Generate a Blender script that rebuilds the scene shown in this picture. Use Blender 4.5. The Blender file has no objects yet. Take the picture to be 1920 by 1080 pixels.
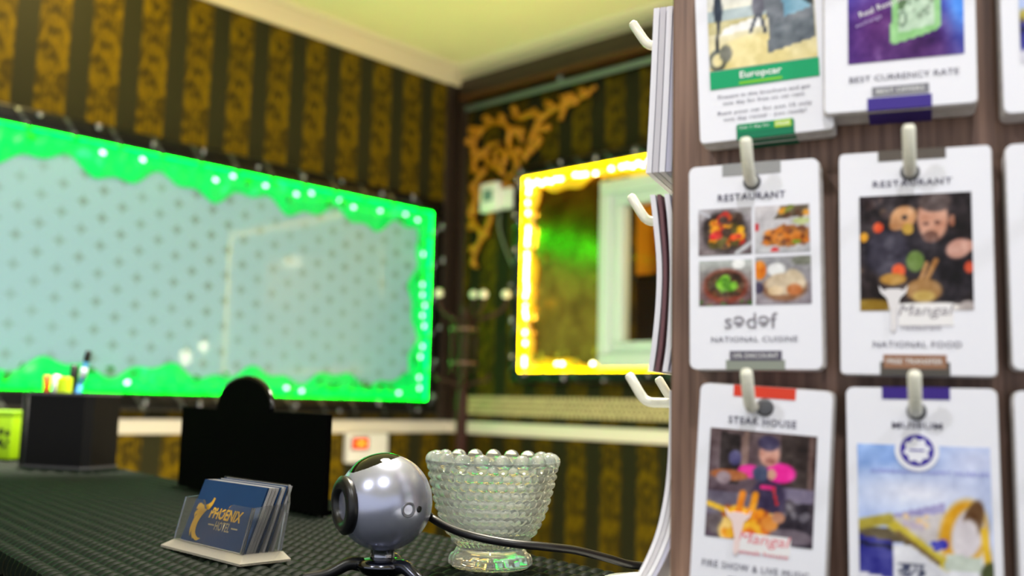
import bpy, bmesh, math, random
import numpy as np
from mathutils import Vector, Matrix, Euler

random.seed(7)
SC = bpy.context.scene
COL = SC.collection
PI = math.pi

# ------------------------------------------------------------------ camera
CAMZ = 1.25
F = 1841.0
def _n(a): return a / np.linalg.norm(a)
E1 = _n(np.array([2703 - 960, 799 - 540, F]))            # along the left wall, going away
E2 = np.array([-1010 - 960, 707 - 540, F]); E2 = _n(E2 - E2.dot(_n(E1)) * E1)
UP = -np.cross(E1, E2)
if UP[1] > 0: UP = -UP
cam_d = bpy.data.cameras.new('camera'); cam = bpy.data.objects.new('camera', cam_d); COL.objects.link(cam)
cx = Vector((E1[0], E2[0], UP[0])); cy = -Vector((E1[1], E2[1], UP[1])); cz = -Vector((E1[2], E2[2], UP[2]))
M = Matrix((cx, cy, cz)).transposed().to_4x4(); M.translation = (0, 0, CAMZ)
cam.matrix_world = M
cam_d.sensor_width = 36; cam_d.lens = F / 1920 * 36
cam_d.clip_start = 0.02
cam_d.dof.use_dof = True; cam_d.dof.focus_distance = 0.66; cam_d.dof.aperture_fstop = 5.2
SC.camera = cam

# ------------------------------------------------------------------ world, lights, exposure
SC.view_settings.view_transform = 'Standard'; SC.view_settings.look = 'None'
SC.view_settings.gamma = 1; SC.view_settings.use_curve_mapping = False
SC.view_settings.exposure = 0.0
W = bpy.data.worlds.new('hall_light'); SC.world = W; W.use_nodes = True
W.node_tree.nodes['Background'].inputs[0].default_value = (0.90, 0.94, 1.0, 1)
W.node_tree.nodes['Background'].inputs[1].default_value = 0.95
def area(name, loc, target, size, power, color):
    d = bpy.data.lights.new(name, 'AREA'); d.energy = power; d.color = color; d.size = size; d.shape = 'DISK'
    o = bpy.data.objects.new(name, d); COL.objects.link(o); o.location = loc
    o.rotation_euler = (Vector(target) - Vector(loc)).to_track_quat('-Z', 'Y').to_euler()
    return o
for p_ in ((-1.45, 0.55, 2.74), (-0.45, -0.35, 2.74), (0.55, -1.25, 2.74)):
    area('ceiling_lamp_desk', p_, (0.5, 0.3, 1.2), 0.10, 14, (0.94, 0.95, 1.0))
area('ceiling_lamp_hall', (0.9, 0.9, 2.74), (0.9, 0.9, 0), 0.5, 70, (1.0, 0.93, 0.76))
def spot(name, loc, power, color, deg):
    d = bpy.data.lights.new(name, 'SPOT'); d.energy = power; d.color = color; d.spot_size = math.radians(deg); d.spot_blend = 0.5; d.shadow_soft_size = 0.05
    o = bpy.data.objects.new(name, d); COL.objects.link(o); o.location = loc; return o
for k_, p_ in enumerate(((1.75, 1.9, 2.74), (2.35, 1.2, 2.74), (0.9, 2.3, 2.74))):
    spot('ceiling_bounce_spot', p_, 470, (1.0, 0.95, 0.76), 62)  # unseen spots added so that floor bounce brightens the ceiling
area('ceiling_lamp_wall', (1.25, 2.75, 2.74), (1.2, 3.25, 2.3), 0.12, 5, (1.0, 0.76, 0.3))

# ------------------------------------------------------------------ helpers
H = 0.118
DESK = CAMZ - H
def ray(u, v):
    r = np.array([u - 960, v - 540, F]); return np.array([r @ E1, r @ E2, r @ UP])
XC, YC = 3.0477, 3.2495
def on_right(u, v, off=0.0):
    r = ray(u, v); p = r * ((XC - off) / r[0]); return Vector((p[0], p[1], p[2] + CAMZ))
def on_left(u, v, off=0.0):
    r = ray(u, v); p = r * ((YC - off) / r[1]); return Vector((p[0], p[1], p[2] + CAMZ))
def on_desk(u, v, h=0.0):
    r = ray(u, v); p = r * ((h - H) / r[2]); return Vector((p[0], p[1], DESK + h))
def at(u, v, d):
    p = ray(u, v) / F * d; return Vector((p[0], p[1], p[2] + CAMZ))

def lin(c):
    out = []
    for x in c[:3]:
        x = x / 255.0
        out.append(x / 12.92 if x <= 0.04045 else ((x + 0.055) / 1.055) ** 2.4)
    return tuple(out) + (1.0,)

def mat(name, color, rough=0.5, metal=0.0, spec=0.5, emit=None, estr=0.0, trans=0.0, ior=1.5, coat=0.0, noise=0.0, nscale=40, bump=0.0):
    m = bpy.data.materials.new(name); m.use_nodes = True
    nt = m.node_tree; b = nt.nodes['Principled BSDF']
    col = color if len(color) == 4 else lin(color)
    b.inputs['Base Color'].default_value = col
    b.inputs['Roughness'].default_value = rough; b.inputs['Metallic'].default_value = metal
    b.inputs['Specular IOR Level'].default_value = spec; b.inputs['IOR'].default_value = ior
    b.inputs['Transmission Weight'].default_value = trans; b.inputs['Coat Weight'].default_value = coat
    b.inputs['Coat Roughness'].default_value = 0.05
    if emit:
        b.inputs['Emission Color'].default_value = emit if len(emit) == 4 else lin(emit)
        b.inputs['Emission Strength'].default_value = estr
    if noise or bump:
        tc = nt.nodes.new('ShaderNodeTexCoord'); nz = nt.nodes.new('ShaderNodeTexNoise')
        nz.inputs['Scale'].default_value = nscale; nz.inputs['Detail'].default_value = 4
        nt.links.new(tc.outputs['Object'], nz.inputs['Vector'])
        if noise:
            mx = nt.nodes.new('ShaderNodeMix'); mx.data_type = 'RGBA'; mx.blend_type = 'MULTIPLY'
            rp = nt.nodes.new('ShaderNodeValToRGB')
            rp.color_ramp.elements[0].position = 0.3; rp.color_ramp.elements[1].position = 0.7
            k = 1 - noise
            rp.color_ramp.elements[0].color = (k, k, k, 1); rp.color_ramp.elements[1].color = (1, 1, 1, 1)
            nt.links.new(nz.outputs['Fac'], rp.inputs['Fac'])
            mx.inputs[0].default_value = 1.0; mx.inputs[6].default_value = col
            nt.links.new(rp.outputs['Color'], mx.inputs[7]); nt.links.new(mx.outputs[2], b.inputs['Base Color'])
        if bump:
            bp = nt.nodes.new('ShaderNodeBump'); bp.inputs['Strength'].default_value = bump; bp.inputs['Distance'].default_value = 0.002
            nt.links.new(nz.outputs['Fac'], bp.inputs['Height']); nt.links.new(bp.outputs['Normal'], b.inputs['Normal'])
    return m

def empty(name, label, cat, loc=(0, 0, 0), rz=0.0, group=None):
    o = bpy.data.objects.new(name, None); COL.objects.link(o); o.location = loc; o.rotation_euler = (0, 0, rz)
    o.empty_display_size = 0.05
    tag(o, label, cat, group); return o
def tag(o, label=None, cat=None, group=None, kind=None):
    if label: o['label'] = label
    if cat: o['category'] = cat
    if group: o['group'] = group
    if kind: o['kind'] = kind
    return o
def link(name, me, m, parent=None):
    o = bpy.data.objects.new(name, me); COL.objects.link(o)
    if m is not None and not me.materials: me.materials.append(m)
    if parent: o.parent = parent
    return o

class MB:
    """collects shapes into ONE mesh"""
    def __init__(s): s.v = []; s.f = []; s.sm = []
    def add(s, v, f, smooth=False):
        b = len(s.v); s.v += [tuple(p) for p in v]
        s.f += [tuple(i + b for i in q) for q in f]; s.sm += [smooth] * len(f); return s
    def box(s, lo, hi, bev=0.0, seg=2, xf=None):
        lo = Vector(lo); hi = Vector(hi)
        bm = bmesh.new(); bmesh.ops.create_cube(bm, size=1)
        d = hi - lo; c = (hi + lo) / 2
        for v in bm.verts: v.co = Vector((v.co.x * d.x + c.x, v.co.y * d.y + c.y, v.co.z * d.z + c.z))
        if bev: bmesh.ops.bevel(bm, geom=bm.edges[:], offset=min(bev, min(d) * 0.49), segments=seg, profile=0.5, affect='EDGES')
        s.bm(bm, xf, bev > 0); return s
    def bm(s, bm, xf=None, smooth=False):
        bm.verts.index_update()
        vs = [(xf @ v.co) if xf else v.co.copy() for v in bm.verts]
        s.add(vs, [[v.index for v in f.verts] for f in bm.faces], smooth); bm.free(); return s
    def tube(s, pts, r, seg=10, caps=True, smooth=True):
        pts = [Vector(p) for p in pts]; n = len(pts)
        rr = r if isinstance(r, (list, tuple)) else [r] * n
        v = []; t0 = (pts[1] - pts[0]).normalized()
        nrm = t0.orthogonal().normalized()
        for i, p in enumerate(pts):
            t = (pts[min(i + 1, n - 1)] - pts[max(i - 1, 0)]).normalized()
            nrm = (nrm - t * nrm.dot(t)).normalized(); bi = t.cross(nrm)
            for k in range(seg):
                a = 2 * PI * k / seg; v.append(p + (nrm * math.cos(a) + bi * math.sin(a)) * rr[i])
        f = []
        for i in range(n - 1):
            for k in range(seg):
                f.append((i * seg + k, i * seg + (k + 1) % seg, (i + 1) * seg + (k + 1) % seg, (i + 1) * seg + k))
        if caps:
            f.append(tuple(reversed(range(seg)))); f.append(tuple(range((n - 1) * seg, n * seg)))
        s.add(v, f, smooth); return s
    def lathe(s, prof, seg=24, c=(0, 0, 0), xf=None, smooth=True):
        v = []; f = []; n = len(prof)
        for (r, z) in prof:
            for k in range(seg):
                a = 2 * PI * k / seg; p = Vector((c[0] + r * math.cos(a), c[1] + r * math.sin(a), c[2] + z)); v.append(xf @ p if xf else p)
        for i in range(n - 1):
            for k in range(seg):
                f.append((i * seg + k, i * seg + (k + 1) % seg, (i + 1) * seg + (k + 1) % seg, (i + 1) * seg + k))
        f.append(tuple(reversed(range(seg)))); f.append(tuple(range((n - 1) * seg, n * seg)))
        s.add(v, f, smooth); return s
    def ball(s, c, r, su=16, sv=10, sc=(1, 1, 1)):
        prof = [(max(1e-5, r * math.sin(PI * i / sv)), -r * math.cos(PI * i / sv)) for i in range(sv + 1)]
        xf = Matrix.Translation(Vector(c)) @ Matrix.Diagonal((sc[0], sc[1], sc[2], 1))
        return s.lathe(prof, su, xf=xf)
    def prism(s, poly, y0, y1, xf=None, smooth=False):
        """polygon in x,z extruded along y (y0 is the side towards the viewer)"""
        n = len(poly)
        v = [Vector((x, y0, z)) for x, z in poly] + [Vector((x, y1, z)) for x, z in poly]
        if xf: v = [xf @ p for p in v]
        f = [tuple(range(n)), tuple(reversed(range(n, 2 * n)))]
        for i in range(n):
            j = (i + 1) % n; f.append((i, n + i, n + j, j))
        s.add(v, f, smooth); return s
    def build(s, name, m, parent=None):
        me = bpy.data.meshes.new(name); me.from_pydata([tuple(p) for p in s.v], [], s.f)
        for p, k in zip(me.polygons, s.sm): p.use_smooth = k
        bm = bmesh.new(); bm.from_mesh(me); bmesh.ops.recalc_face_normals(bm, faces=bm.faces); bm.to_mesh(me); bm.free()
        me.update()
        return link(name, me, m, parent)

def spline(pts, n=8):
    P = [Vector(p) for p in pts]; out = []
    P = [P[0] * 2 - P[1]] + P + [P[-1] * 2 - P[-2]]
    for i in range(1, len(P) - 2):
        for k in range(n):
            t = k / n; a, b, c, d = P[i - 1:i + 3]
            out.append(0.5 * ((2 * b) + (c - a) * t + (2 * a - 5 * b + 4 * c - d) * t * t + (3 * b - a - 3 * c + d) * t ** 3))
    out.append(P[-2]); return out

def structure(o): o['kind'] = 'structure'; return o

# ------------------------------------------------------------------ materials
def wallpaper(name, axis, phase, k):
    m = bpy.data.materials.new(name); m.use_nodes = True; nt = m.node_tree; N = nt.nodes.new; L = nt.links.new
    b = nt.nodes['Principled BSDF']; b.inputs['Roughness'].default_value = 0.55; b.inputs['Specular IOR Level'].default_value = 0.1
    tc = N('ShaderNodeTexCoord'); sp = N('ShaderNodeSeparateXYZ'); L(tc.outputs['Object'], sp.inputs[0])
    def ma(op, a, bb=None):
        n = N('ShaderNodeMath'); n.operation = op
        for i, x in enumerate((a, bb)):
            if x is None: continue
            if isinstance(x, (int, float)): n.inputs[i].default_value = x
            else: L(x, n.inputs[i])
        return n.outputs[0]
    u = ma('FRACT', ma('DIVIDE', ma('SUBTRACT', sp.outputs[axis], phase), 0.172))       # 0.5 = centre of the gold stripe
    d = ma('ABSOLUTE', ma('SUBTRACT', u, 0.5))                                           # 0 centre .. 0.5
    ramp = N('ShaderNodeValToRGB'); L(d, ramp.inputs[0]); ramp.color_ramp.interpolation = 'LINEAR'
    e = ramp.color_ramp.elements; e[0].position = 0.28; e[0].color = (1, 1, 1, 1); e[1].position = 0.30; e[1].color = (0, 0, 0, 1)
    # damask: distorted scrolls, mirrored about the stripe centre
    cmb = N('ShaderNodeCombineXYZ'); L(ma('MULTIPLY', d, 1.5), cmb.inputs[0]); L(ma('MULTIPLY', sp.outputs[2], 5.0), cmb.inputs[1])
    fl = N('ShaderNodeMath'); fl.operation = 'FLOOR'; L(ma('DIVIDE', ma('SUBTRACT', sp.outputs[axis], phase), 0.172), fl.inputs[0])
    L(ma('MULTIPLY', u, 0.4), cmb.inputs[2])
    nz = N('ShaderNodeTexNoise'); nz.inputs['Scale'].default_value = 4.2; nz.inputs['Detail'].default_value = 3.5; nz.inputs['Distortion'].default_value = 0.9
    L(cmb.outputs[0], nz.inputs['Vector'])
    r2 = N('ShaderNodeValToRGB'); L(nz.outputs['Fac'], r2.inputs[0]); e = r2.color_ramp.elements
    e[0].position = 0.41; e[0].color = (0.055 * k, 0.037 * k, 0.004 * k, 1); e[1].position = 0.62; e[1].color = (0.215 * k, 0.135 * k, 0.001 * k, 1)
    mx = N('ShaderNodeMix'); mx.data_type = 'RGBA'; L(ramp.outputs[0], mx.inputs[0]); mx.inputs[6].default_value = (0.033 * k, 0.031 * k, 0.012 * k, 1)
    L(r2.outputs[0], mx.inputs[7]); L(mx.outputs[2], b.inputs['Base Color'])
    return m

def panel_mat():
    """pale quilt-printed mirror glass: small dark crosses in a staggered lattice"""
    m = bpy.data.materials.new('pale_printed_glass'); m.use_nodes = True; nt = m.node_tree; N = nt.nodes.new; L = nt.links.new
    b = nt.nodes['Principled BSDF']; b.inputs['Roughness'].default_value = 0.45; b.inputs['Coat Weight'].default_value = 0.25; b.inputs['Coat Roughness'].default_value = 0.02
    tc = N('ShaderNodeTexCoord'); sp = N('ShaderNodeSeparateXYZ'); L(tc.outputs['Object'], sp.inputs[0])
    def ma(op, a, bb=None):
        n = N('ShaderNodeMath'); n.operation = op
        for i, x in enumerate((a, bb)):
            if x is None: continue
            if isinstance(x, (int, float)): n.inputs[i].default_value = x
            else: L(x, n.inputs[i])
        return n.outputs[0]
    masks = []
    for o in (0.0, 0.5):
        fx = ma('ABSOLUTE', ma('SUBTRACT', ma('FRACT', ma('ADD', ma('DIVIDE', sp.outputs[0], 0.135), o)), 0.5))
        fz = ma('ABSOLUTE', ma('SUBTRACT', ma('FRACT', ma('ADD', ma('DIVIDE', sp.outputs[2], 0.094), o)), 0.5))
        # astroid (four-pointed star): sqrt(x)+sqrt(z)
        s = ma('ADD', ma('POWER', fx, 0.6), ma('POWER', ma('MULTIPLY', fz, 0.7), 0.6))
        masks.append(ma('LESS_THAN', s, 0.40))
    k = ma('MAXIMUM', masks[0], masks[1])
    nz = N('ShaderNodeTexNoise'); nz.inputs['Scale'].default_value = 3; L(tc.outputs['Object'], nz.inputs['Vector'])
    k = ma('MULTIPLY', k, ma('MULTIPLY', nz.outputs['Fac'], 1.1))
    mx = N('ShaderNodeMix'); mx.data_type = 'RGBA'; L(k, mx.inputs[0]); mx.inputs[6].default_value = (0.25, 0.44, 0.60, 1); mx.inputs[7].default_value = (0.14, 0.22, 0.22, 1)
    L(mx.outputs[2], b.inputs['Base Color'])
    return m

def wood_mat():
    m = bpy.data.materials.new('brown_wood_grain'); m.use_nodes = True; nt = m.node_tree; N = nt.nodes.new; L = nt.links.new
    b = nt.nodes['Principled BSDF']; b.inputs['Roughness'].default_value = 0.5
    tc = N('ShaderNodeTexCoord'); mp = N('ShaderNodeMapping'); mp.inputs['Scale'].default_value = (260, 260, 9); L(tc.outputs['Object'], mp.inputs[0])
    nz = N('ShaderNodeTexNoise'); nz.inputs['Scale'].default_value = 1; nz.inputs['Detail'].default_value = 5; L(mp.outputs[0], nz.inputs['Vector'])
    r = N('ShaderNodeValToRGB'); L(nz.outputs['Fac'], r.inputs[0]); e = r.color_ramp.elements
    e[0].position = 0.3; e[0].color = lin((88, 63, 53)); e[1].position = 0.72; e[1].color = lin((150, 118, 102)); L(r.outputs[0], b.inputs['Base Color'])
    return m

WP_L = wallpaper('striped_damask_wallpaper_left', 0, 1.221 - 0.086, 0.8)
WP_R = wallpaper('striped_damask_wallpaper_right_dimmed', 1, 2.332 - 0.086, 0.5)  # same paper as the left, dimmer light of this wall put into its colour
M_CEIL = mat('cream_ceiling_paint', (250, 240, 190), 0.8, noise=0.04, nscale=3)
M_MOULD = mat('cream_moulding', (226, 214, 176), 0.6)
M_RAIL = mat('white_rail_paint', (222, 214, 202), 0.5)
M_FLOOR = mat('pale_tile_floor', (214, 206, 190), 0.35, noise=0.15, nscale=6)
M_DKWOOD = mat('dark_brown_wood', (48, 34, 24), 0.5, noise=0.3, nscale=30)
M_WOODLIP = mat('amber_wood_lip', (84, 50, 14), 0.5)
M_STEEL = mat('grey_green_metal', (150, 165, 160), 0.4, metal=0.3)
M_LACEB = mat('olive_band_ground', (84, 74, 36), 0.7)
M_LACE = mat('cream_lace_relief', (205, 192, 140), 0.6, noise=0.35, nscale=60)
M_BLACK = mat('black_lacquer', (8, 8, 9), 0.3, spec=0.3)
M_RIBBON = mat('silver_ribbon', (86, 92, 94), 0.28, metal=0.8)
M_BEAD = mat('clear_crystal_bead', (150, 150, 165), 0.1, metal=0.6)
M_GOLD = mat('antique_gold', (206, 138, 14), 0.4, metal=0.25, noise=0.45, nscale=60)
M_WHITEP = mat('white_plastic', (232, 230, 228), 0.35)
M_UPVC = mat('white_window_plastic', (196, 212, 206), 0.35)
M_WICKER = mat('dark_green_wicker', (13, 21, 16), 0.5, spec=0.05, noise=0.25, nscale=120)
M_WICKERB = mat('dark_wicker_board', (3, 4, 3), 0.9, spec=0.0)
M_WOOD = wood_mat()
M_CARD = mat('white_card', (236, 236, 246), 0.55, spec=0.3)
M_CARDEDGE = mat('card_edges', (214, 208, 206), 0.7, spec=0.2, noise=0.2, nscale=300)
M_HOOK = mat('white_enamel_wire', (232, 230, 214), 0.25)
M_RIVET = mat('grey_rivet_hole', (96, 96, 100), 0.35, metal=0.6)
M_INK = mat('dark_ink', (58, 54, 84), 0.6)
def flat(name, c, rough=0.55): return mat(name, c, rough, spec=0.3)
M_ACRYL = mat('clear_acrylic', (250, 252, 255), 0.03, trans=0.975, ior=1.49)
M_ACRYLB = mat('frosted_acrylic_base', (232, 226, 216), 0.06, trans=0.72, ior=1.49)
M_GLASS = mat('pressed_clear_glass', (248, 253, 253), 0.03, trans=0.87, ior=1.5)

# ------------------------------------------------------------------ the room
ZC = 2.78; ZM = 2.705
# right wall has a pass-through opening behind the small white window
OY0, OY1, OZ0, OZ1 = 1.44, 2.33, 1.42, 2.10
structure(MB().box((-4, YC, 0), (XC + 0.15, YC + 0.15, ZC)).build('wall_left', WP_L))
wr = MB()
wr.box((XC, -4, 0), (XC + 0.15, OY0, ZC)).box((XC, OY1, 0), (XC + 0.15, YC, ZC))
wr.box((XC, OY0, 0), (XC + 0.15, OY1, OZ0)).box((XC, OY0, OZ1), (XC + 0.15, OY1, ZC))
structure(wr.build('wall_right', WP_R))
structure(MB().box((-4, -4, ZC), (XC + 0.15, YC + 0.15, ZC + 0.1)).build('ceiling', M_CEIL))
structure(MB().box((-4, -4, -0.1), (XC + 0.15, YC + 0.15, 0)).build('floor', M_FLOOR))
def cove(name, p0, p1, inward, m):
    """crown moulding: profile swept from p0 to p1 along the wall"""
    prof = [(0.0, ZM), (0.012, ZM), (0.016, ZM + 0.012), (0.03, ZM + 0.03), (0.058, ZM + 0.055), (0.075, ZM + 0.062), (0.085, ZC), (0, ZC)]
    v = []; n = len(prof)
    for p in (p0, p1):
        for d, z in prof: v.append((p[0] + inward[0] * d, p[1] + inward[1] * d, z))
    f = [(i, (i + 1) % n, n + (i + 1) % n, n + i) for i in range(n)] + [tuple(range(n)), tuple(range(n, 2 * n))]
    return structure(MB().add(v, f).build(name, m))
cove('trim_1', (-4, YC), (XC, YC), (0, -1), M_MOULD)
cove('trim_2', (XC, -4), (XC, YC - 0.0), (-1, 0), M_MOULD)
def rail(name, lo, hi):
    return structure(MB().box(lo, hi, 0.008, 3).build(name, M_RAIL))
rail('trim_3', (-4, YC - 0.022, 1.113), (XC, YC, 1.166))
rail('trim_4', (XC - 0.022, -4, 1.113), (XC, YC - 0.022, 1.166))
structure(MB().box((-4, YC - 0.015, 0), (XC, YC, 0.1), 0.004).build('baseboard_left', M_DKWOOD))
structure(MB().box((XC - 0.015, -4, 0), (XC, YC - 0.015, 0.1), 0.004).build('baseboard_right', M_DKWOOD))
# dark wooden corner post strip
cp = MB().box((XC - 0.075, YC - 0.012, 1.17), (XC, YC, ZM), 0.003).box((XC - 0.012, YC - 0.075, 1.17), (XC, YC - 0.012, ZM), 0.003)
structure(cp.build('trim_5', M_DKWOOD))
# lace-like relief border above the rail
def border(name, along):
    """band of small overlapping rosettes with a scalloped lower edge"""
    mb = MB(); z0, z1 = 1.196, 1.276
    if along == 'x': a0, a1 = 2.94, XC - 0.076
    else: a0, a1 = -0.8, YC - 0.076
    def P(a, d, z): return (a, YC - d, z) if along == 'x' else (XC - d, a, z)
    lo, hi = (P(a0, 0.006, z0 + 0.006), P(a1, 0.0, z1))
    band = structure(MB().box([min(p, q) for p, q in zip(lo, hi)], [max(p, q) for p, q in zip(lo, hi)]).build(name, M_LACEB))
    st = 0.0235; k = 0
    for r in range(4):
        a = a0 + (st / 2 if r % 2 else 0)
        while a < a1 - 0.01:
            zc = z0 + 0.010 + r * 0.0205
            for (rr, d) in ((0.0115, 0.010),):
                v = []; n = 8
                for i in range(n): v.append(P(a + rr * math.cos(2 * PI * i / n), 0.0055, zc + rr * math.sin(2 * PI * i / n)))
                for i in range(n): v.append(P(a + rr * 0.6 * math.cos(2 * PI * i / n), d, zc + rr * 0.6 * math.sin(2 * PI * i / n)))
                v.append(P(a, 0.006, zc))
                f = [(i, (i + 1) % n, n + (i + 1) % n, n + i) for i in range(n)] + [(n + i, n + (i + 1) % n, 2 * n) for i in range(n)]
                mb.add(v, f, True)
            a += st
    o = mb.build('rosettes', M_LACE, band); o['kind'] = 'stuff'; return band
border('trim_6', 'x'); border('trim_7', 'y')
# pelmet along the top of the right wall with its curtain track
pel = empty('window_pelmet', 'dark brown wooden pelmet with grey track running along top of right wall', 'pelmet', (XC, 0, 2.58))
MB().box((-0.075, -1.5, 0.045), (0, YC - 0.09, 0.122), 0.004).build('fascia', M_DKWOOD, pel)
MB().box((-0.082, -1.5, 0.034), (0, YC - 0.09, 0.046), 0.003).build('lip', M_WOODLIP, pel)
MB().tube([(-0.03, -1.5, 0.0), (-0.03, YC - 0.09, 0.0)], 0.013, 12).build('curtain_track', M_STEEL, pel)
for y in (-1.0, 0.2, 1.4, 2.6):
    MB().box((-0.036, y - 0.01, 0.008), (-0.024, y + 0.01, 0.036), 0.002).build('bracket', M_STEEL, pel)

# ------------------------------------------------------------------ LED-lit wall panels
def leaf_mesh(s=0.022):
    prof = [(-1.0, 0.0), (-0.55, 0.42), (0.0, 0.55), (0.5, 0.36), (1.0, 0.0)]
    v = []; f = []
    for x, w in prof: v += [(x * s, -0.15 * s * (1 - abs(x)), -w * s * 0.8), (x * s, -0.4 * s * (1 - abs(x)), 0), (x * s, -0.15 * s * (1 - abs(x)), w * s * 0.8)]
    for i in range(len(prof) - 1):
        a = i * 3; f += [(a, a + 3, a + 4, a + 1), (a + 1, a + 4, a + 5, a + 2)]
    me = bpy.data.meshes.new('leaf'); me.from_pydata(v, [], f); me.update()
    for p in me.polygons: p.use_smooth = True
    return me
def bead_mesh(r):
    mb = MB().ball((0, 0, 0), r, 10, 6); o = mb.build('bead', M_BEAD); me = o.data; bpy.data.objects.remove(o); return me

def light_panel(name, label, origin, rz, x0, x1, z0, z1, fw, glass, led_col, led_str, tinsel, leafm, leaf_n, leds, seed, hole=None, bright_led=None, led_gap=0.034):
    """x along the wall (to the right), y into the wall, z up"""
    rnd = random.Random(seed)
    t = empty(name, label, 'light panel', origin, rz)
    D = 0.055
    ix0, ix1, iz0, iz1 = x0 + fw, x1 - fw, z0 + fw, z1 - fw
    # back panel
    gp = MB()
    if hole is None: gp.box((ix0 - 0.01, -0.012, iz0 - 0.01), (ix1 + 0.01, -0.002, iz1 + 0.01))
    else:
        hx0, hx1, hz0, hz1 = hole
        gp.box((ix0 - 0.01, -0.012, iz0 - 0.01), (hx0, -0.002, iz1 + 0.01)).box((hx1, -0.012, iz0 - 0.01), (ix1 + 0.01, -0.002, iz1 + 0.01))
        gp.box((hx0, -0.012, hz1), (hx1, -0.002, iz1 + 0.01))
        if hz0 > iz0 + 0.01: gp.box((hx0, -0.012, iz0 - 0.01), (hx1, -0.002, hz0))
    gp.build('glass_panel', glass, t)
    # four frame rails, bevelled moulding
    for lo, hi in (((x0, -D, z1 - fw), (x1, 0, z1)), ((x0, -D, z0), (x1, 0, z0 + fw)), ((x0, -D + 0.001, z0 + fw), (x0 + fw, 0, z1 - fw)), ((x1 - fw, -D + 0.001, z0 + fw), (x1, 0, z1 - fw))):
        MB().box(lo, hi, 0.012, 3).build('frame_rail', M_BLACK, t)
    # LED strips on the inner faces, shining across the glass
    em = mat(name + '_strip_light', (0, 0, 0), emit=led_col, estr=led_str)
    yA, yB = -D + 0.012, -0.022
    def quad(a, b):
        (xa, za), (xb, zb) = a, b
        return MB().add([(xa, yA, za), (xb, yA, zb), (xb, yB, zb), (xa, yB, za)], [(0, 1, 2, 3)])
    e = 0.0015
    for a, b in (((ix0, iz1 - e), (ix1, iz1 - e)), ((ix0, iz0 + e), (ix1, iz0 + e)), ((ix0 + e, iz0), (ix0 + e, iz1)), ((ix1 - e, iz0), (ix1 - e, iz1))):
        quad(a, b).build('light_strip', em, t)
    # crinkled tinsel ribbon round the inside edge, LED glow put into its colour
    def ribbon(p0, p1, inn, w):
        mb = MB(); L = math.hypot(p1[0] - p0[0], p1[1] - p0[1]); n = int(L / 0.012); ux, uz = (p1[0] - p0[0]) / L, (p1[1] - p0[1]) / L
        rows = 6; v = []; ph = rnd.uniform(0, 9)
        for i in range(n + 1):
            s = L * i / n
            ww = w * (0.78 + 0.22 * math.sin(s * 17 + ph) + 0.12 * math.sin(s * 41 + 2 * ph))
            for k in range(rows):
                q = k / (rows - 1)
                y = -0.016 - 0.012 * (1 - q) * (0.6 + 0.4 * math.sin(s * 95 + ph + q * 2)) - 0.004 * rnd.random() - 0.01 * math.sin(q * PI)
                v.append((p0[0] + ux * s + inn[0] * ww * q, y, p0[1] + uz * s + inn[1] * ww * q))
        f = [(i * rows + k, i * rows + k + 1, (i + 1) * rows + k + 1, (i + 1) * rows + k) for i in range(n) for k in range(rows - 1)]
        return mb.add(v, f, True).build('tinsel_ribbon', tinsel[0], t)
    w = tinsel[1]
    ribbon((ix0, iz1 - 0.002), (ix1, iz1 - 0.002), (0, -1), w); ribbon((ix0, iz0 + 0.002), (ix1, iz0 + 0.002), (0, 1), w * tinsel[2])
    ribbon((ix0 + 0.002, iz0), (ix0 + 0.002, iz1), (1, 0), w * 0.9); ribbon((ix1 - 0.002, iz0), (ix1 - 0.002, iz1), (-1, 0), w * tinsel[3])
    # single bright LED lamps
    lm = mat(name + '_lamp', (255, 255, 255), emit=bright_led[0], estr=bright_led[1])
    lme = MB().box((-0.009, -0.007, -0.006), (0.009, 0.0, 0.006), 0.003, 1).build('lamp', lm); lmd = lme.data; bpy.data.objects.remove(lme)
    for (ax, az, rot) in leds(ix0, ix1, iz0, iz1, rnd):
        o = link('led_lamp', lmd, lm, t); o.location = (ax, -0.034, az); o.rotation_euler = (0, rot, 0)
    # ivy leaves tucked along the edge
    lf = leaf_mesh()
    for k in range(leaf_n):
        o = link('leaf', lf, leafm, t)
        side = rnd.choice(('b', 'b', 'b', 't', 'r', 'l'))
        x = rnd.uniform(ix0 + 0.05, ix1 - 0.03); z = rnd.uniform(iz0 + 0.03, iz1 - 0.03); q = rnd.uniform(0.02, 0.085)
        if hole and side in 'br': side = 'b'; x = rnd.uniform(ix0 + 0.05, hole[0] - 0.05)
        if side == 'b': z = iz0 + q
        if side == 't': z = iz1 - q * 0.8
        if side == 'r': x = ix1 - q
        if side == 'l': x = ix0 + q
        o.location = (x, -0.042, z); o.rotation_euler = (rnd.uniform(-.4, .4), rnd.uniform(0, 6.28), rnd.uniform(-.4, .4)); s = rnd.uniform(0.6, 1.15); o.scale = (s, s, s)
    # silver ribbon wound round the frame, with crystal beads
    def coil(p0, p1):
        L = math.hypot(p1[0] - p0[0], p1[1] - p0[1]); ux, uz = (p1[0] - p0[0]) / L, (p1[1] - p0[1]) / L; nx, nz = -uz, ux
        pitch = 0.15; n = int(L / pitch * 14); v = []; f = []
        for i in range(n + 1):
            s = L * i / n; a = 2 * PI * s / pitch
            off = (fw * 0.56) * math.cos(a); y = -D / 2 - (D / 2 + 0.004) * math.sin(a)
            y = max(-D - 0.004, min(0.0, y * 1.1))
            for d in (-0.009, 0.009): v.append((p0[0] + ux * (s + d) + nx * off, y, p0[1] + uz * (s + d) + nz * off))
        for i in range(n): f.append((2 * i, 2 * i + 1, 2 * i + 3, 2 * i + 2))
        MB().add(v, f, True).build('silver_ribbon', M_RIBBON, t)
    h = fw / 2
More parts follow.
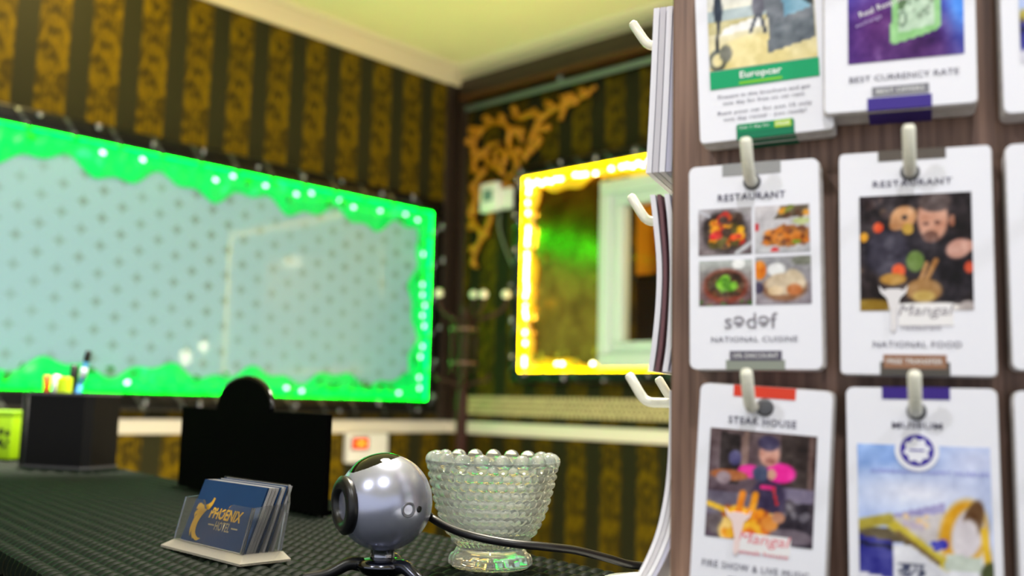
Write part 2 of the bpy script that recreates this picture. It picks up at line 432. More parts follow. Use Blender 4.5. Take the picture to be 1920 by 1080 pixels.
    coil((x0 + h, z1 - h), (x1 - h, z1 - h)); coil((x0 + h, z0 + h), (x1 - h, z0 + h)); coil((x0 + h, z0 + h), (x0 + h, z1 - h)); coil((x1 - h, z0 + h), (x1 - h, z1 - h))
    bme = bead_mesh(0.009)
    per = []
    x = x0 + 0.06
    while x < x1: per += [(x + rnd.uniform(-.02, .02), z1 - rnd.uniform(0.004, fw * .7)), (x + 0.05 + rnd.uniform(-.02, .02), z0 + rnd.uniform(0.004, fw * .8))]; x += 0.2
    z = z0 + 0.08
    while z < z1: per += [(x1 - rnd.uniform(0.005, fw * .8), z), (x0 + rnd.uniform(0.005, fw * .8), z + .03)]; z += 0.15
    for px, pz in per:
        o = link('bead', bme, M_BEAD, t); o.location = (px, -D - 0.005, pz); o.scale = (rnd.uniform(.7, 1.3), 1, rnd.uniform(.7, 1.8))
    return t

M_PANEL = panel_mat()
M_GLOWTINSEL_G = mat('green_glow_tinsel', (4, 225, 125), 0.3, spec=0.3, noise=0.01, nscale=9)  # whitish ruffle coloured with the green of the LED light on it
_rp = [n_ for n_ in M_GLOWTINSEL_G.node_tree.nodes if n_.type == 'VALTORGB'][0]; _mx = [n_ for n_ in M_GLOWTINSEL_G.node_tree.nodes if n_.type == 'MIX'][0]
_mx.inputs[6].default_value = (1, 1, 1, 1); _rp.color_ramp.elements[0].color = lin((2, 225, 110)); _rp.color_ramp.elements[1].color = lin((70, 245, 200))  # mint patches paint the bright blotches of LED light
_rp.color_ramp.elements[0].position = 0.60; _rp.color_ramp.elements[1].position = 0.72
M_LEAF_G = mat('ivy_leaf_green', (24, 120, 14), 0.5)
def green_leds(ix0, ix1, iz0, iz1, rnd):
    out = []; x = ix0 + 0.05
    while x < ix1 - 0.02:
        if rnd.random() < 0.3: out.append((x, iz1 - rnd.uniform(0.02, 0.05), rnd.uniform(-.4, .4)))
        if rnd.random() < 0.25: out.append((x, iz0 + rnd.uniform(0.02, 0.035), rnd.uniform(-.4, .4)))
        x += 0.07
    z = iz0 + 0.05
    while z < iz1 - 0.03:
        if rnd.random() < 0.6: out.append((ix1 - rnd.uniform(0.02, 0.045), z, PI / 2))
        z += 0.045
    return out
light_panel('green_light_panel', 'wide pale mirror panel edged with glowing green light in black frame on left wall', (0, YC, 0), 0, 0.3, 2.937, 1.193, 2.143, 0.062,
            M_PANEL, (0.0, 1.0, 0.016, 1), 36.0, (M_GLOWTINSEL_G, 0.115, 0.85, 0.85), M_LEAF_G, 46, green_leds, 3, bright_led=((0.4, 1.0, 0.75, 1), 3.5))

def bronze_mat():
    m = mat('bronze_mirror', (150, 104, 30), 0.22, metal=1.0); nt = m.node_tree; N = nt.nodes.new; L = nt.links.new; b = nt.nodes['Principled BSDF']
    tc = N('ShaderNodeTexCoord'); nz = N('ShaderNodeTexNoise'); nz.inputs['Scale'].default_value = 9; nz.inputs['Detail'].default_value = 6; nz.inputs['Distortion'].default_value = 1.0
    L(tc.outputs['Object'], nz.inputs['Vector']); r = N('ShaderNodeValToRGB'); L(nz.outputs['Fac'], r.inputs[0]); e = r.color_ramp.elements
    e[0].position = 0.35; e[0].color = lin((150, 108, 44)); e[1].position = 0.68; e[1].color = lin((208, 160, 60)); L(r.outputs[0], b.inputs['Base Color'])
    return m
M_GLOWTINSEL_Y = mat('yellow_glow_tinsel', (250, 200, 10), 0.3)  # yellow LED light put into the ribbon's own colour
M_LEAF_Y = mat('yellow_green_leaf', (150, 150, 10), 0.5)
def yellow_leds(ix0, ix1, iz0, iz1, rnd):
    out = []; z = iz0 + 0.03
    while z < iz1 - 0.01:
        if rnd.random() < 0.72: out.append((ix0 + 0.028 + rnd.uniform(-.004, .004), z, PI / 2))
        z += 0.022
    x = ix0 + 0.05
    while x < ix1 - 0.03:
        if rnd.random() < 0.75: out.append((x, iz1 - 0.03 + rnd.uniform(-.006, .006), 0))
        if rnd.random() < 0.25: out.append((x, iz0 + 0.03, 0))
        x += 0.026
    return out
HOLE = (-OY1, -OY0, OZ0, OZ1)
light_panel('yellow_light_panel', 'bronze mirror panel edged with glowing yellow light in black frame on right wall', (XC, 0, 0), -PI / 2, -2.832, -1.30, 1.335, 2.248, 0.046,
            bronze_mat(), (1.0, 0.66, 0.0, 1), 28.0, (M_GLOWTINSEL_Y, 0.075, 0.7, 0.8), M_LEAF_Y, 12, yellow_leds, 11, hole=HOLE, bright_led=((1.0, 0.9, 0.45, 1), 14.0))

# small white window set into the yellow panel, looking into a back room
win = structure(MB().box((0, 0, 0), (0.001, 0.001, 0.001)).build('window_1', M_UPVC))
win.data.clear_geometry()
def frame_ring(x0, x1, z0, z1, w, ya, yb):
    mb = MB()
    for lo, hi in (((x0, ya, z1 - w), (x1, yb, z1)), ((x0, ya, z0), (x1, yb, z0 + w)), ((x0, ya, z0 + w), (x0 + w, yb, z1 - w)), ((x1 - w, ya, z0 + w), (x1, yb, z1 - w))): mb.box(lo, hi, 0.006, 2)
    return mb
mb = frame_ring(-2.372, -1.40, 1.392, 2.128, 0.055, -0.045, 0.03); tmp = mb.build('tmp', M_UPVC); win.data = tmp.data; win.data.name = 'window_1'; bpy.data.objects.remove(tmp)
win.location = (XC, 0, 0); win.rotation_euler = (0, 0, -PI / 2)
sash = frame_ring(-2.318, -1.455, 1.446, 2.075, 0.048, -0.03, 0.03).build('sash', M_UPVC, win)
M_PANE = mat('window_glass', (250, 252, 250), 0.02, trans=1.0, ior=1.1)
MB().box((-2.272, -0.005, 1.492), (-1.50, 0.001, 2.03)).build('pane', M_PANE, sash)
# back room seen through the pane
M_OCHRE = mat('ochre_wall_paint', (225, 165, 20), 0.7)
nk = MB()
nx0, nx1, ny0, ny1, nz0, nz1 = XC + 0.152, XC + 1.3, 0.9, 2.75, 1.1, 2.25
nk.box((nx1, ny0, nz0), (nx1 + 0.05, ny1, nz1)).box((nx0, ny0 - 0.05, nz0), (nx1, ny0, nz1)).box((nx0, ny1, nz0), (nx1, ny1 + 0.05, nz1))
structure(nk.build('wall_back', M_OCHRE))
structure(MB().box((nx0, ny0 - 0.05, nz1), (nx1 + 0.05, ny1 + 0.05, nz1 + 0.05)).build('ceiling_back', M_CEIL))
structure(MB().box((nx0, ny0 - 0.05, nz0 - 0.05), (nx1 + 0.05, ny1 + 0.05, nz0)).build('floor_back', M_DKWOOD))
cab = empty('dark_cabinet', 'dark low cabinet standing in the ochre room behind the window', 'cabinet', (XC + 0.85, 2.0, nz0))
MB().box((-0.3, -0.7, 0), (0.3, 0.72, 0.72), 0.01).build('body', mat('charcoal_laminate', (26, 27, 36), 0.6), cab)
MB().box((-0.31, -0.71, 0.72), (0.31, 0.73, 0.74), 0.004).build('top', mat('charcoal_top', (34, 34, 42), 0.5), cab)
mon = empty('dark_monitor', 'small dark screen standing on the cabinet behind the window', 'monitor', (XC + 0.75, 1.98, nz0 + 0.74))
MB().box((-0.015, -0.34, 0.1), (0.015, 0.3, 0.28), 0.006).build('screen', mat('dark_screen', (18, 14, 10), 0.4), mon)
MB().box((-0.012, -0.31, 0.006), (0.012, -0.27, 0.12), 0.003).box((-0.012, 0.22, 0.006), (0.012, 0.26, 0.12), 0.003).build('leg', mat('dark_stand', (18, 14, 10), 0.4), mon)
MB().box((-0.08, -0.32, 0.0), (0.08, 0.27, 0.008), 0.002).build('foot', mat('dark_foot', (20, 16, 12), 0.4), mon)
d = bpy.data.lights.new('back_room_lamp', 'POINT'); d.energy = 22; d.color = (1, 0.85, 0.55); d.shadow_soft_size = 0.06
o = bpy.data.objects.new('back_room_lamp', d); COL.objects.link(o); o.location = (XC + 0.5, 1.2, 2.12)

# ------------------------------------------------------------------ gold corner carving on the right wall
orn = empty('gold_corner_carving', 'gilded baroque scroll carving in the top corner of right wall', 'carving', (XC, 0, 0))
def oz(p): 
    q = on_right(870 + p[0] / 2.919, 150 + p[1] / 2.919); return q
strokes = [
 [(735, 40), (660, 95), (600, 130), (500, 170), (435, 225), (400, 290), (380, 350), (392, 385), (350, 425)],
 [(540, 95), (575, 130), (560, 170), (540, 225)], [(620, 85), (600, 130), (640, 120)], [(700, 60), (690, 85), (650, 95)],
 [(95, 305), (120, 270), (165, 240), (225, 240), (268, 280), (262, 350), (285, 415), (312, 465), (280, 520), (215, 575)],
 [(205, 350), (160, 360), (135, 405), (150, 455), (200, 485), (240, 455), (235, 405), (205, 385), (180, 410), (190, 445)],
 [(50, 270), (75, 330), (62, 380), (70, 440), (75, 495), (105, 530), (62, 595), (85, 650), (52, 730), (80, 800), (112, 850), (92, 910), (75, 950), (62, 1010), (85, 1025)],
 [(150, 640), (168, 700), (160, 770), (128, 840), (110, 880)], [(75, 600), (130, 580), (180, 570), (240, 590)],
 [(335, 265), (322, 300), (335, 345)], [(275, 195), (330, 210), (395, 185), (425, 220)], [(400, 385), (430, 340), (440, 320)],
 [(480, 262), (450, 275), (425, 255)], [(290, 420), (240, 415), (225, 470)], [(130, 620), (105, 640), (120, 700)]]
for (ux, uy, ang, ln) in [(110, 290, 2.4, 45), (160, 240, 1.9, 40), (225, 240, 1.2, 38), (270, 300, .2, 42), (290, 415, .3, 40), (60, 330, 3.3, 30), (68, 440, .2, 45), (100, 530, .4, 45), (62, 640, .3, 45), (56, 740, .5, 45), (85, 800, 2.8, 40), (110, 860, .1, 40), (90, 920, 3.0, 35), (440, 220, 2.0, 50), (500, 170, 1.7, 45), (400, 290, .3, 45), (385, 350, .2, 50), (360, 420, .9, 45), (600, 130, 1.2, 40), (660, 95, 1.0, 35), (300, 190, 1.5, 35), (250, 570, -1.0, 40), (135, 400, 2.9, 35), (210, 480, -1.6, 40)]:
    q_ = ang; strokes.append([(ux, uy), (ux + ln * .5 * math.cos(q_), uy - ln * .5 * math.sin(q_)), (ux + ln * math.cos(q_ + .5), uy - ln * math.sin(q_ + .5)), (ux + ln * .8 * math.cos(q_ + 1.0), uy - ln * .8 * math.sin(q_ + 1.0))])
for st in strokes:
    pts = [oz(p) for p in st]; sp = spline([(p.x - XC, p.y, p.z) for p in pts], 6); n = len(sp)
    rr = [0.0065 + 0.0075 * math.sin(PI * (0.12 + 0.76 * i / (n - 1))) for i in range(n)]
    sp = [Vector((-0.014 - 0.006 * math.sin(PI * i / (n - 1)), p.y, p.z)) for i, p in enumerate(sp)]
    MB().tube(sp, rr, 8).build('scroll', M_GOLD, orn)
for (px, py, r) in [(55, 280, .017), (70, 390, .02), (72, 490, .018), (62, 595, .018), (130, 620, .019), (350, 425, .02), (475, 265, .015), (400, 185, .018), (192, 450, .016), (235, 460, .016), (68, 1000, .018), (575, 118, .024), (335, 290, .014), (100, 300, .015), (300, 470, .014), (160, 745, .014), (130, 830, .013)]:
    p = oz((px, py)); MB().ball((-0.02, p.y, p.z), r, 12, 8, (0.7, 1, 1.25)).build('boss', M_GOLD, orn)
    # (each boss is a carved leaf bud)
# white wall sensor over the carving
sen = empty('wall_sensor', 'small white wall sensor with grey face beside the gold carving', 'sensor', (XC, 0, 0))
a = on_right(918, 350); b = on_right(950, 398)
MB().box((-0.062, b.y, b.z), (-0.03, a.y, a.z), 0.008, 3).build('housing', M_WHITEP, sen)
a2 = on_right(925, 362); b2 = on_right(942, 380)
MB().box((-0.066, b2.y, b2.z), (-0.061, a2.y, a2.z), 0.002).build('sensor_face', mat('grey_lens', (110, 140, 135), 0.2), sen)
a = on_right(948, 357); b = on_right(971, 391)
MB().box((-0.04, b.y, b.z), (-0.0, a.y, a.z), 0.006, 3).build('mount', M_WHITEP, sen)
cb = MB().tube(spline([on_right(938, 392, .01), on_right(936, 425, .012), on_right(946, 462, .01), on_right(962, 500, .01), on_right(975, 520, .01)], 6), 0.005, 8).build('sensor_cable', mat('grey_cable', (120, 125, 105), 0.5))
tag(cb, 'thin grey cable hanging down the wall below the white sensor', 'cable')

# white switch box with lit red rocker on the left wall
sw = empty('switch_box', 'white wall switch box with a lit red rocker under the rail', 'switch', (0, YC, 0))
a = on_left(645, 812); b = on_left(717, 865)
MB().box((a.x, -0.035, b.z), (b.x, 0, a.z), 0.006, 3).build('housing', M_WHITEP, sw)
a = on_left(659, 820, .035); b = on_left(690, 843, .035)
MB().box((a.x, -0.041, b.z), (b.x, -0.033, a.z), 0.003).build('bezel', mat('dark_red_bezel', (150, 30, 20), 0.4), sw)
rk = MB().box((a.x + 0.012, -0.047, b.z + 0.009), (b.x - 0.012, -0.04, a.z - 0.009), 0.003).build('rocker', mat('lit_red_rocker', (200, 40, 10), 0.3, emit=(1.0, 0.12, 0.01, 1), estr=1.8), sw)
MB().box((a.x + 0.03, -0.0485, b.z + 0.022), (b.x - 0.03, -0.0465, a.z - 0.02), 0.001).build('pilot_light', mat('pilot', (255, 160, 20), 0.3, emit=(1.0, 0.5, 0.05, 1), estr=2.2), rk)

# ------------------------------------------------------------------ coat stand in the corner
base = at(868, 700, 4.08); bx, by = base.x, base.y
coat = empty('coat_stand', 'dark brown coat stand with white ball tips in the room corner', 'coat stand', (bx, by, 0))
M_COAT = mat('dark_red_brown_lacquer', (50, 22, 18), 0.5, spec=0.25)
rgt = Vector((cx.x, cx.y, 0)).normalized(); fwd = Vector((-rgt.y, rgt.x, 0))
def zc(y): return at(868, y, 4.08).z
MB().lathe([(0.024, 0.03), (0.024, zc(745)), (0.018, zc(735)), (0.016, zc(690)), (0.016, zc(600)), (0.02, zc(595)), (0.012, zc(575)), (0.004, zc(570))], 14).build('pole', M_COAT, coat)
for yy in (617, 681):
    ring = [Vector((0.055 * math.cos(2 * PI * i / 20), 0.055 * math.sin(2 * PI * i / 20), zc(yy))) for i in range(21)]
    MB().tube(ring, 0.006, 8, caps=False).build('ring', mat('tarnished_ring', (120, 95, 85), 0.35, metal=0.6), coat)
for k in range(4):
    a = PI / 4 + k * PI / 2 + 0.3
    MB().tube([(0.05 * math.cos(a), 0.05 * math.sin(a), zc(700)), (0.05 * math.cos(a), 0.05 * math.sin(a), zc(600))], 0.007, 8).build('rod', M_COAT, coat)
for (px, py, dd) in [(818, 549, 0.0), (882, 545, 0.10), (904, 554, -0.10), (945, 548, 0.0)]:
    off = (px - 868) / F * 4.08; e = rgt * off + fwd * dd; z = zc(py); z0 = zc(602)
    MB().tube(spline([(0, 0, z0 - 0.03), e * 0.35 + Vector((0, 0, z0 + 0.01)), e * 0.75 + Vector((0, 0, z0 + 0.035)), e * 0.98 + Vector((0, 0, z0 + 0.07)), e + Vector((0, 0, z))], 6), 0.0085, 8).build('arm', M_COAT, coat)
    MB().ball(e + Vector((0, 0, z)), 0.0185, 14, 10).build('ball_tip', mat('ivory_ball', (236, 232, 214), 0.3), coat)
for (px, dd) in [(-52, 0.02), (50, -0.03), (5, -0.12)]:
    e = rgt * (px / F * 4.08) + fwd * dd
    MB().tube(spline([(0, 0, zc(725)), e * 0.5 + Vector((0, 0, zc(716))), e * 0.9 + Vector((0, 0, zc(712))), e + Vector((0, 0, zc(700)))], 6), 0.007, 8).build('lower_arm', M_COAT, coat)
for k in range(4):
    a = PI / 4 + k * PI / 2
    MB().tube(spline([(0.01 * math.cos(a), 0.01 * math.sin(a), 0.22), (0.08 * math.cos(a), 0.08 * math.sin(a), 0.17), (0.15 * math.cos(a), 0.12 * math.sin(a), 0.05), (0.14 * math.cos(a), 0.14 * math.sin(a), 0.012)], 6), 0.012, 8).build('foot', M_COAT, coat)

# ------------------------------------------------------------------ ceiling downlights of the hall (they glint in the glossy panel)
dm = mat('downlight_glow', (255, 240, 200), emit=(1.0, 0.86, 0.55, 1), estr=60.0)
trimm = mat('downlight_trim', (210, 205, 195), 0.3, metal=0.6)
def mirrored(u, v, path):
    """a lamp whose glint shows at this spot of the glossy panel"""
    r = ray(u, v); hit = r * ((YC - 0.012) / r[1]); d = np.array([r[0], -r[1], r[2]]); p = hit + d / np.hypot(d[0], d[1]) * path
    return p[0], p[1], p[2] + CAMZ
r = ray(22, 285); pth = (ZC - CAMZ) / (r[2] / np.hypot(r[0], r[1])) - YC / (r[1] / np.hypot(r[0], r[1]))
px_, py_, _ = mirrored(22, 285, pth)
t = empty('ceiling_downlight', 'round glowing ceiling downlight behind the viewer', 'downlight', (px_, py_, ZC))
MB().lathe([(0.055, -0.004), (0.055, -0.012), (0.036, -0.014), (0.035, -0.006)], 20).build('trim_ring', trimm, t)
MB().ball((0, 0, -0.012), 0.034, 14, 8, (1, 1, 0.6)).build('bulb', dm, t)
sc_pts = []
for (u, v) in [(348, 670), (382, 650)]:
    r = ray(u, v); hx_ = r[0] * ((YC - 0.012) / r[1]); pa_ = (XC - 0.08 - hx_) / (r[0] / np.hypot(r[0], r[1])); sc_pts.append(Vector(mirrored(u, v, pa_)))
c_ = (sc_pts[0] + sc_pts[1]) / 2
t = empty('glint_lamp', 'two-bulb lamp added unseen on right wall to glint in the green panel', 'lamp', (XC, c_.y, c_.z))  # made-up lamp, out of sight, added for two glints in the glossy panel
MB().box((-0.02, -0.05, -0.10), (0, 0.05, -0.02), 0.006).build('back_plate', M_GOLD, t)
for p, rr in zip(sc_pts, (0.034, 0.026)):
    q = p - Vector((XC, c_.y, c_.z))
    MB().ball(q, rr, 14, 10, (1, 1, 1.35)).build('bulb', dm, t)
    MB().tube(spline([(-0.015, 0, -0.06), (-0.05, q.y * 0.5, q.z - 0.07), (q.x, q.y, q.z - rr * 1.3)], 6), 0.006, 8).build('arm', M_GOLD, t)

# ------------------------------------------------------------------ the woven counter
A = Vector((math.cos(math.radians(-97.8)), math.sin(math.radians(-97.8)), 0))     # along the counter, towards the viewer's right
B = Vector((-A.y, A.x, 0)); 
if B.x < 0: B = -B                                                                # across, away
n0 = on_desk(0, 1031); f0 = on_desk(334, 897)
wid = (f0 - n0).dot(B)
desk = empty('reception_counter', 'reception counter covered in dark green woven wicker', 'counter', (n0.x, n0.y, 0), math.atan2(A.y, A.x))
# local x = along A, local y = A rotated +90deg
LY = Vector((-math.sin(math.atan2(A.y, A.x)), math.cos(math.atan2(A.y, A.x)), 0))
sg = 1 if LY.dot(B) > 0 else -1
def dl(p): 
    q = Vector(p) - Vector((n0.x, n0.y, 0)); return q.dot(A), q.dot(LY)
X0, X1 = -1.35, 1.25; XL = dl(on_desk(1215, 1060))[0]
def yb(t): return sg * t
top = MB()
lo = (X0, min(0, yb(wid)), DESK - 0.045); hi = (X1, max(0, yb(wid)), DESK - 0.0042)
top.box(lo, hi, 0.012, 3)
top.box((XL, min(yb(wid - 0.02), yb(wid + 0.45)), DESK - 0.045), (X1, max(yb(wid - 0.02), yb(wid + 0.45)), DESK - 0.0043), 0.012, 3)
ctop = top.build('counter_top', M_WICKERB, desk)
bd = MB(); bd.box((X0 + 0.02, min(yb(0.02), yb(wid - 0.02)), 0), (X1 - 0.02, max(yb(0.02), yb(wid - 0.02)), DESK - 0.044))
bd.build('body', M_WICKERB, desk)
# weave: staggered rows of humped strands
wv = MB(); pa, pb = 0.0125, 0.0155
def hump(cx_, cy_, la, lb, h, fr):
    n = 5; v = []
    for i in range(n):
        for j in range(n):
            s, t = i / (n - 1) * 2 - 1, j / (n - 1) * 2 - 1
            z = h * (1 - s * s) ** 0.5 * (1 - 0.85 * t * t)
            v.append(fr(cx_ + s * la, cy_ + t * lb, z))
    return v, [(i * n + j, (i + 1) * n + j, (i + 1) * n + j + 1, i * n + j + 1) for i in range(n - 1) for j in range(n - 1)]
VV = []; FF = []
def put(v, f):
    b = len(VV); VV.extend(v); FF.extend([tuple(i + b for i in q) for q in f])
rows = int((wid - 0.012) / pb) + 30
for r_ in range(rows):
    yc = 0.010 + pb * r_
    x = (X0 if yc < wid - 0.008 else XL + 0.01) + (pa / 2 if r_ % 2 else 0) + 0.008
    xe = 0.75
    while x < xe:
        put(*hump(x, yb(yc), pa * 0.45, pb * 0.56, 0.0043, lambda a, b, z: (a, b, DESK - 0.0043 + z)))
        x += pa
for r_ in range(16):
    zc_ = DESK - 0.010 - pb * r_; x = X0 + 0.008 + (pa / 2 if r_ % 2 else 0)
    while x < 0.75:
        put(*hump(x, zc_, pa * 0.47, pb * 0.56, 0.0034, lambda a, b, z: (a, yb(0.0015 - z), b)))
        x += pa
me = bpy.data.meshes.new('wicker_weave'); me.from_pydata(VV, [], FF); me.update()
me.polygons.foreach_set('use_smooth', [True] * len(me.polygons))
wo = link('wicker_weave', me, M_WICKER, ctop); wo['kind'] = 'stuff'

# ------------------------------------------------------------------ pen holder
c1 = on_desk(32, 874); cR = on_desk(154, 881); cL = on_desk(11, 871)
ax = math.atan2(cR.y - c1.y, cR.x - c1.x) + 0.05
M_PENBOX = mat('black_leatherette', (7, 7, 9), 0.55, spec=0.2, bump=0.2, nscale=300)
pen = empty('pen_holder', 'black chamfered pen holder full of pens on the far counter', 'pen holder', c1, ax)
w_, d_, h_ = (cR - c1).length * 1.02, 0.085, 0.117
def octo(w, d, c): return [(0.0, c * 0.2), (c, -c * 0.35), (w - c * 0.4, -c * 0.35), (w, c * 0.4), (w, d - c), (w - c, d), (c, d), (-0.003, d - c)]
def walls(mb, poly, z0, z1, th):
    n = len(poly); cxx = sum(p[0] for p in poly) / n; cyy = sum(p[1] for p in poly) / n
    inn = [(p[0] + (cxx - p[0]) * th, p[1] + (cyy - p[1]) * th) for p in poly]
    v = [(x, y, z0) for x, y in poly] + [(x, y, z1) for x, y in poly] + [(x, y, z1) for x, y in inn] + [(x, y, z0 + 0.004) for x, y in inn]
    f = [tuple(range(n)), tuple(range(3 * n, 4 * n))]
    for b in range(3):
        for i in range(n): j = (i + 1) % n; f.append((b * n + i, b * n + j, (b + 1) * n + j, (b + 1) * n + i))
    return mb.add(v, f)
po = octo(w_, d_, 0.018)
walls(MB(), po, 0.0, h_, 0.07).build('box', M_PENBOX, pen)
def grow(poly, k): 
    n = len(poly); cxx = sum(p[0] for p in poly) / n; cyy = sum(p[1] for p in poly) / n
    return [(cxx + (p[0] - cxx) * k, cyy + (p[1] - cyy) * k) for p in poly]
M_SEAM = mat('grey_edge_piping', (70, 70, 74), 0.45)
walls(MB(), grow(po, 1.025), 0.0, 0.0035, 0.09).build('base_rim', M_SEAM, pen)
walls(MB(), grow(po, 1.025), h_ - 0.004, h_, 0.09).build('top_rim', M_SEAM, pen)
for q in (po[0], po[1]): MB().tube([(q[0], q[1], 0.003), (q[0], q[1], h_ - 0.003)], 0.0014, 6).build('corner_seam', M_SEAM, pen)
pd_ = 1.535
PM = Matrix.Translation(c1) @ Matrix.Rotation(ax, 4, 'Z')
def in_box(u, v, yy):
    nrm = PM.to_3x3() @ Vector((0, 1, 0)); o = PM @ Vector((0, yy, 0)); r = Vector(ray(u, v)); return Vector((0, 0, CAMZ)) + r * ((o - Vector((0, 0, CAMZ))).dot(nrm) / r.dot(nrm))
def stick(name, label, cat, p_top, foot, r, m, tip=None, capfrac=0.72):
    """a pen standing in the holder: p_top is its visible end, foot its place on the holder's floor"""
    t = in_box(p_top[0], p_top[1], p_top[2]); b = PM @ Vector((foot[0], foot[1], 0.007))
    up_ = (t - b); L = up_.length; up_.normalize()
    e = empty(name, label, cat, b)
    MB().tube([Vector((0, 0, 0)), up_ * (L * capfrac)], r, 10).build('barrel', m, e)
    MB().tube([up_ * (L * capfrac), up_ * (L - 0.002), up_ * L], [r * 1.12, r * 1.1, r * 0.6], 10).build('cap', tip or m, e)
    return e, b, up_, L
stick('ballpoint_pen', 'orange pen leaning in the black pen holder', 'pen', (89, 704, .030), (0.022, 0.028), 0.0050, mat('orange_plastic', (232, 104, 10), 0.35))
stick('ballpoint_pen', 'white pen in the black pen holder beside the orange one', 'pen', (107, 703, .034), (0.034, 0.034), 0.0062, mat('white_pen_plastic', (240, 236, 244), 0.3))
stick('marker_pen', 'thick black marker leaning right in the black pen holder', 'marker', (141, 685, .062), (0.036, 0.060), 0.0060, mat('black_marker_plastic', (12, 16, 12), 0.4))
bp, pb_, pu_, pL_ = stick('ballpoint_pen', 'tall blue and white pen with black tip in the holder', 'pen', (166, 662, .046), (0.044, 0.044), 0.0044, mat('blue_white_barrel', (60, 150, 228), 0.35), mat('sky_blue_grip', (90, 185, 240), 0.35))
MB().tube([pu_ * (pL_ - 0.014), pu_ * (pL_ + 0.002), pu_ * (pL_ + 0.004)], [0.0054, 0.0048, 0.003], 10).build('black_tip', mat('black_pen_tip', (14, 18, 22), 0.4), bp)
MB().tube([pu_ * (pL_ - 0.040), pu_ * (pL_ - 0.024)], 0.0055, 10).build('pale_band', mat('pale_band', (214, 226, 245), 0.4), bp)
hp = in_box(122, 714, 0.026)
hq = PM @ Vector((0.066, 0.03, 0.006))
hi_ = empty('highlighter', 'yellow green highlighter block standing in the black pen holder', 'highlighter', (hp.x, hp.y, DESK + 0.006), ax)
MB().box((-0.011, -0.006, 0), (0.011, 0.006, 0.098), 0.003).build('barrel', mat('lime_plastic', (190, 230, 10), 0.4), hi_)
MB().box((-0.0115, -0.0065, 0.085), (0.0115, 0.0065, hp.z + 0.006 - DESK - 0.006), 0.004, 3).build('cap', mat('lime_cap', (205, 240, 10), 0.35), hi_)

# lime box at the picture's left edge
lp = on_desk(17, 862)
lime = empty('lime_box', 'lime green carton with black marks behind the pen holder', 'carton', lp, ax)
LH = 0.082
MB().box((-0.16, 0.0, 0), (0.0, 0.05, LH), 0.002).build('carton', mat('lime_card', (170, 220, 10), 0.5), lime)
MB().box((-0.1605, -0.0005, LH - 0.009), (0.0005, 0.0505, LH + 0.001), 0.001).build('lid', mat('lime_lid', (140, 190, 10), 0.5), lime)
for (x, z, r) in [(-0.008, 0.045, .006), (-0.006, 0.03, .004), (-0.012, 0.022, .004), (-0.02, 0.048, .006), (-0.022, 0.028, .007), (-0.035, 0.04, .007)]:
    bl = [(x + r * math.cos(a) * random.uniform(.6, 1.2), z + r * math.sin(a) * random.uniform(.6, 1.3)) for a in [2 * PI * i / 9 for i in range(9)]]
    MB().prism(bl, -0.0012, -0.0003).build('printed_mark', mat('black_print', (20, 24, 12), 0.6), lime)

# ------------------------------------------------------------------ black sign seen from behind
sl_, sr_ = on_desk(337, 910), on_desk(610, 968)
saz = math.atan2(sr_.y - sl_.y, sr_.x - sl_.x)
sg_ = empty('counter_sign', 'black counter sign seen from behind with round top', 'sign', sl_, saz)
SW_ = (sr_ - sl_).length; SH = 0.104
M_SIGN = mat('matt_black_board', (3, 3, 3), 0.8, spec=0.04)
# outline: rectangle with a domed lobe
def sign_x(u, v):       # where the ray meets the sign's plane, in its own x,z
    nrm = Vector((-math.sin(saz), math.cos(saz), 0)); r = Vector(ray(u, v)); o = Vector((0, 0, CAMZ)); s = (sl_ - o).dot(nrm) / r.dot(nrm)
    p = o + r * s - sl_; return p.dot(Vector((math.cos(saz), math.sin(saz), 0))), p.z
lc = sign_x(462, 760); le = sign_x(412, 760); ri = sign_x(512, 760); tp = sign_x(463, 709)
zt = sign_x(340, 762)[1]; zt2 = sign_x(612, 777)[1]
arc = [((le[0] + ri[0]) / 2 + (ri[0] - le[0]) / 2 * math.cos(a), zt2 + (tp[1] - zt2) * math.sin(a) ** 0.9) for a in [PI * i / 24 for i in range(25)]]
poly = [(0, 0), (SW_, 0), (SW_, zt2)] + [p for p in arc] + [(0, zt)]
MB().prism(poly, -0.003, 0.003).build('board', M_SIGN, sg_)
rim = [Vector((x, 0, z)) for x, z in arc]
MB().tube(rim, 0.0034, 8).build('rim', mat('black_glossy_rim', (10, 10, 12), 0.15), sg_)
ysn = -1 if Vector((-math.sin(saz), math.cos(saz), 0)).dot(sl_) < 0 else 1
MB().box((0.02, min(0, ysn * 0.07), 0), (SW_ - 0.02, max(0, ysn * 0.07), 0.003)).build('foot', M_SIGN, sg_)

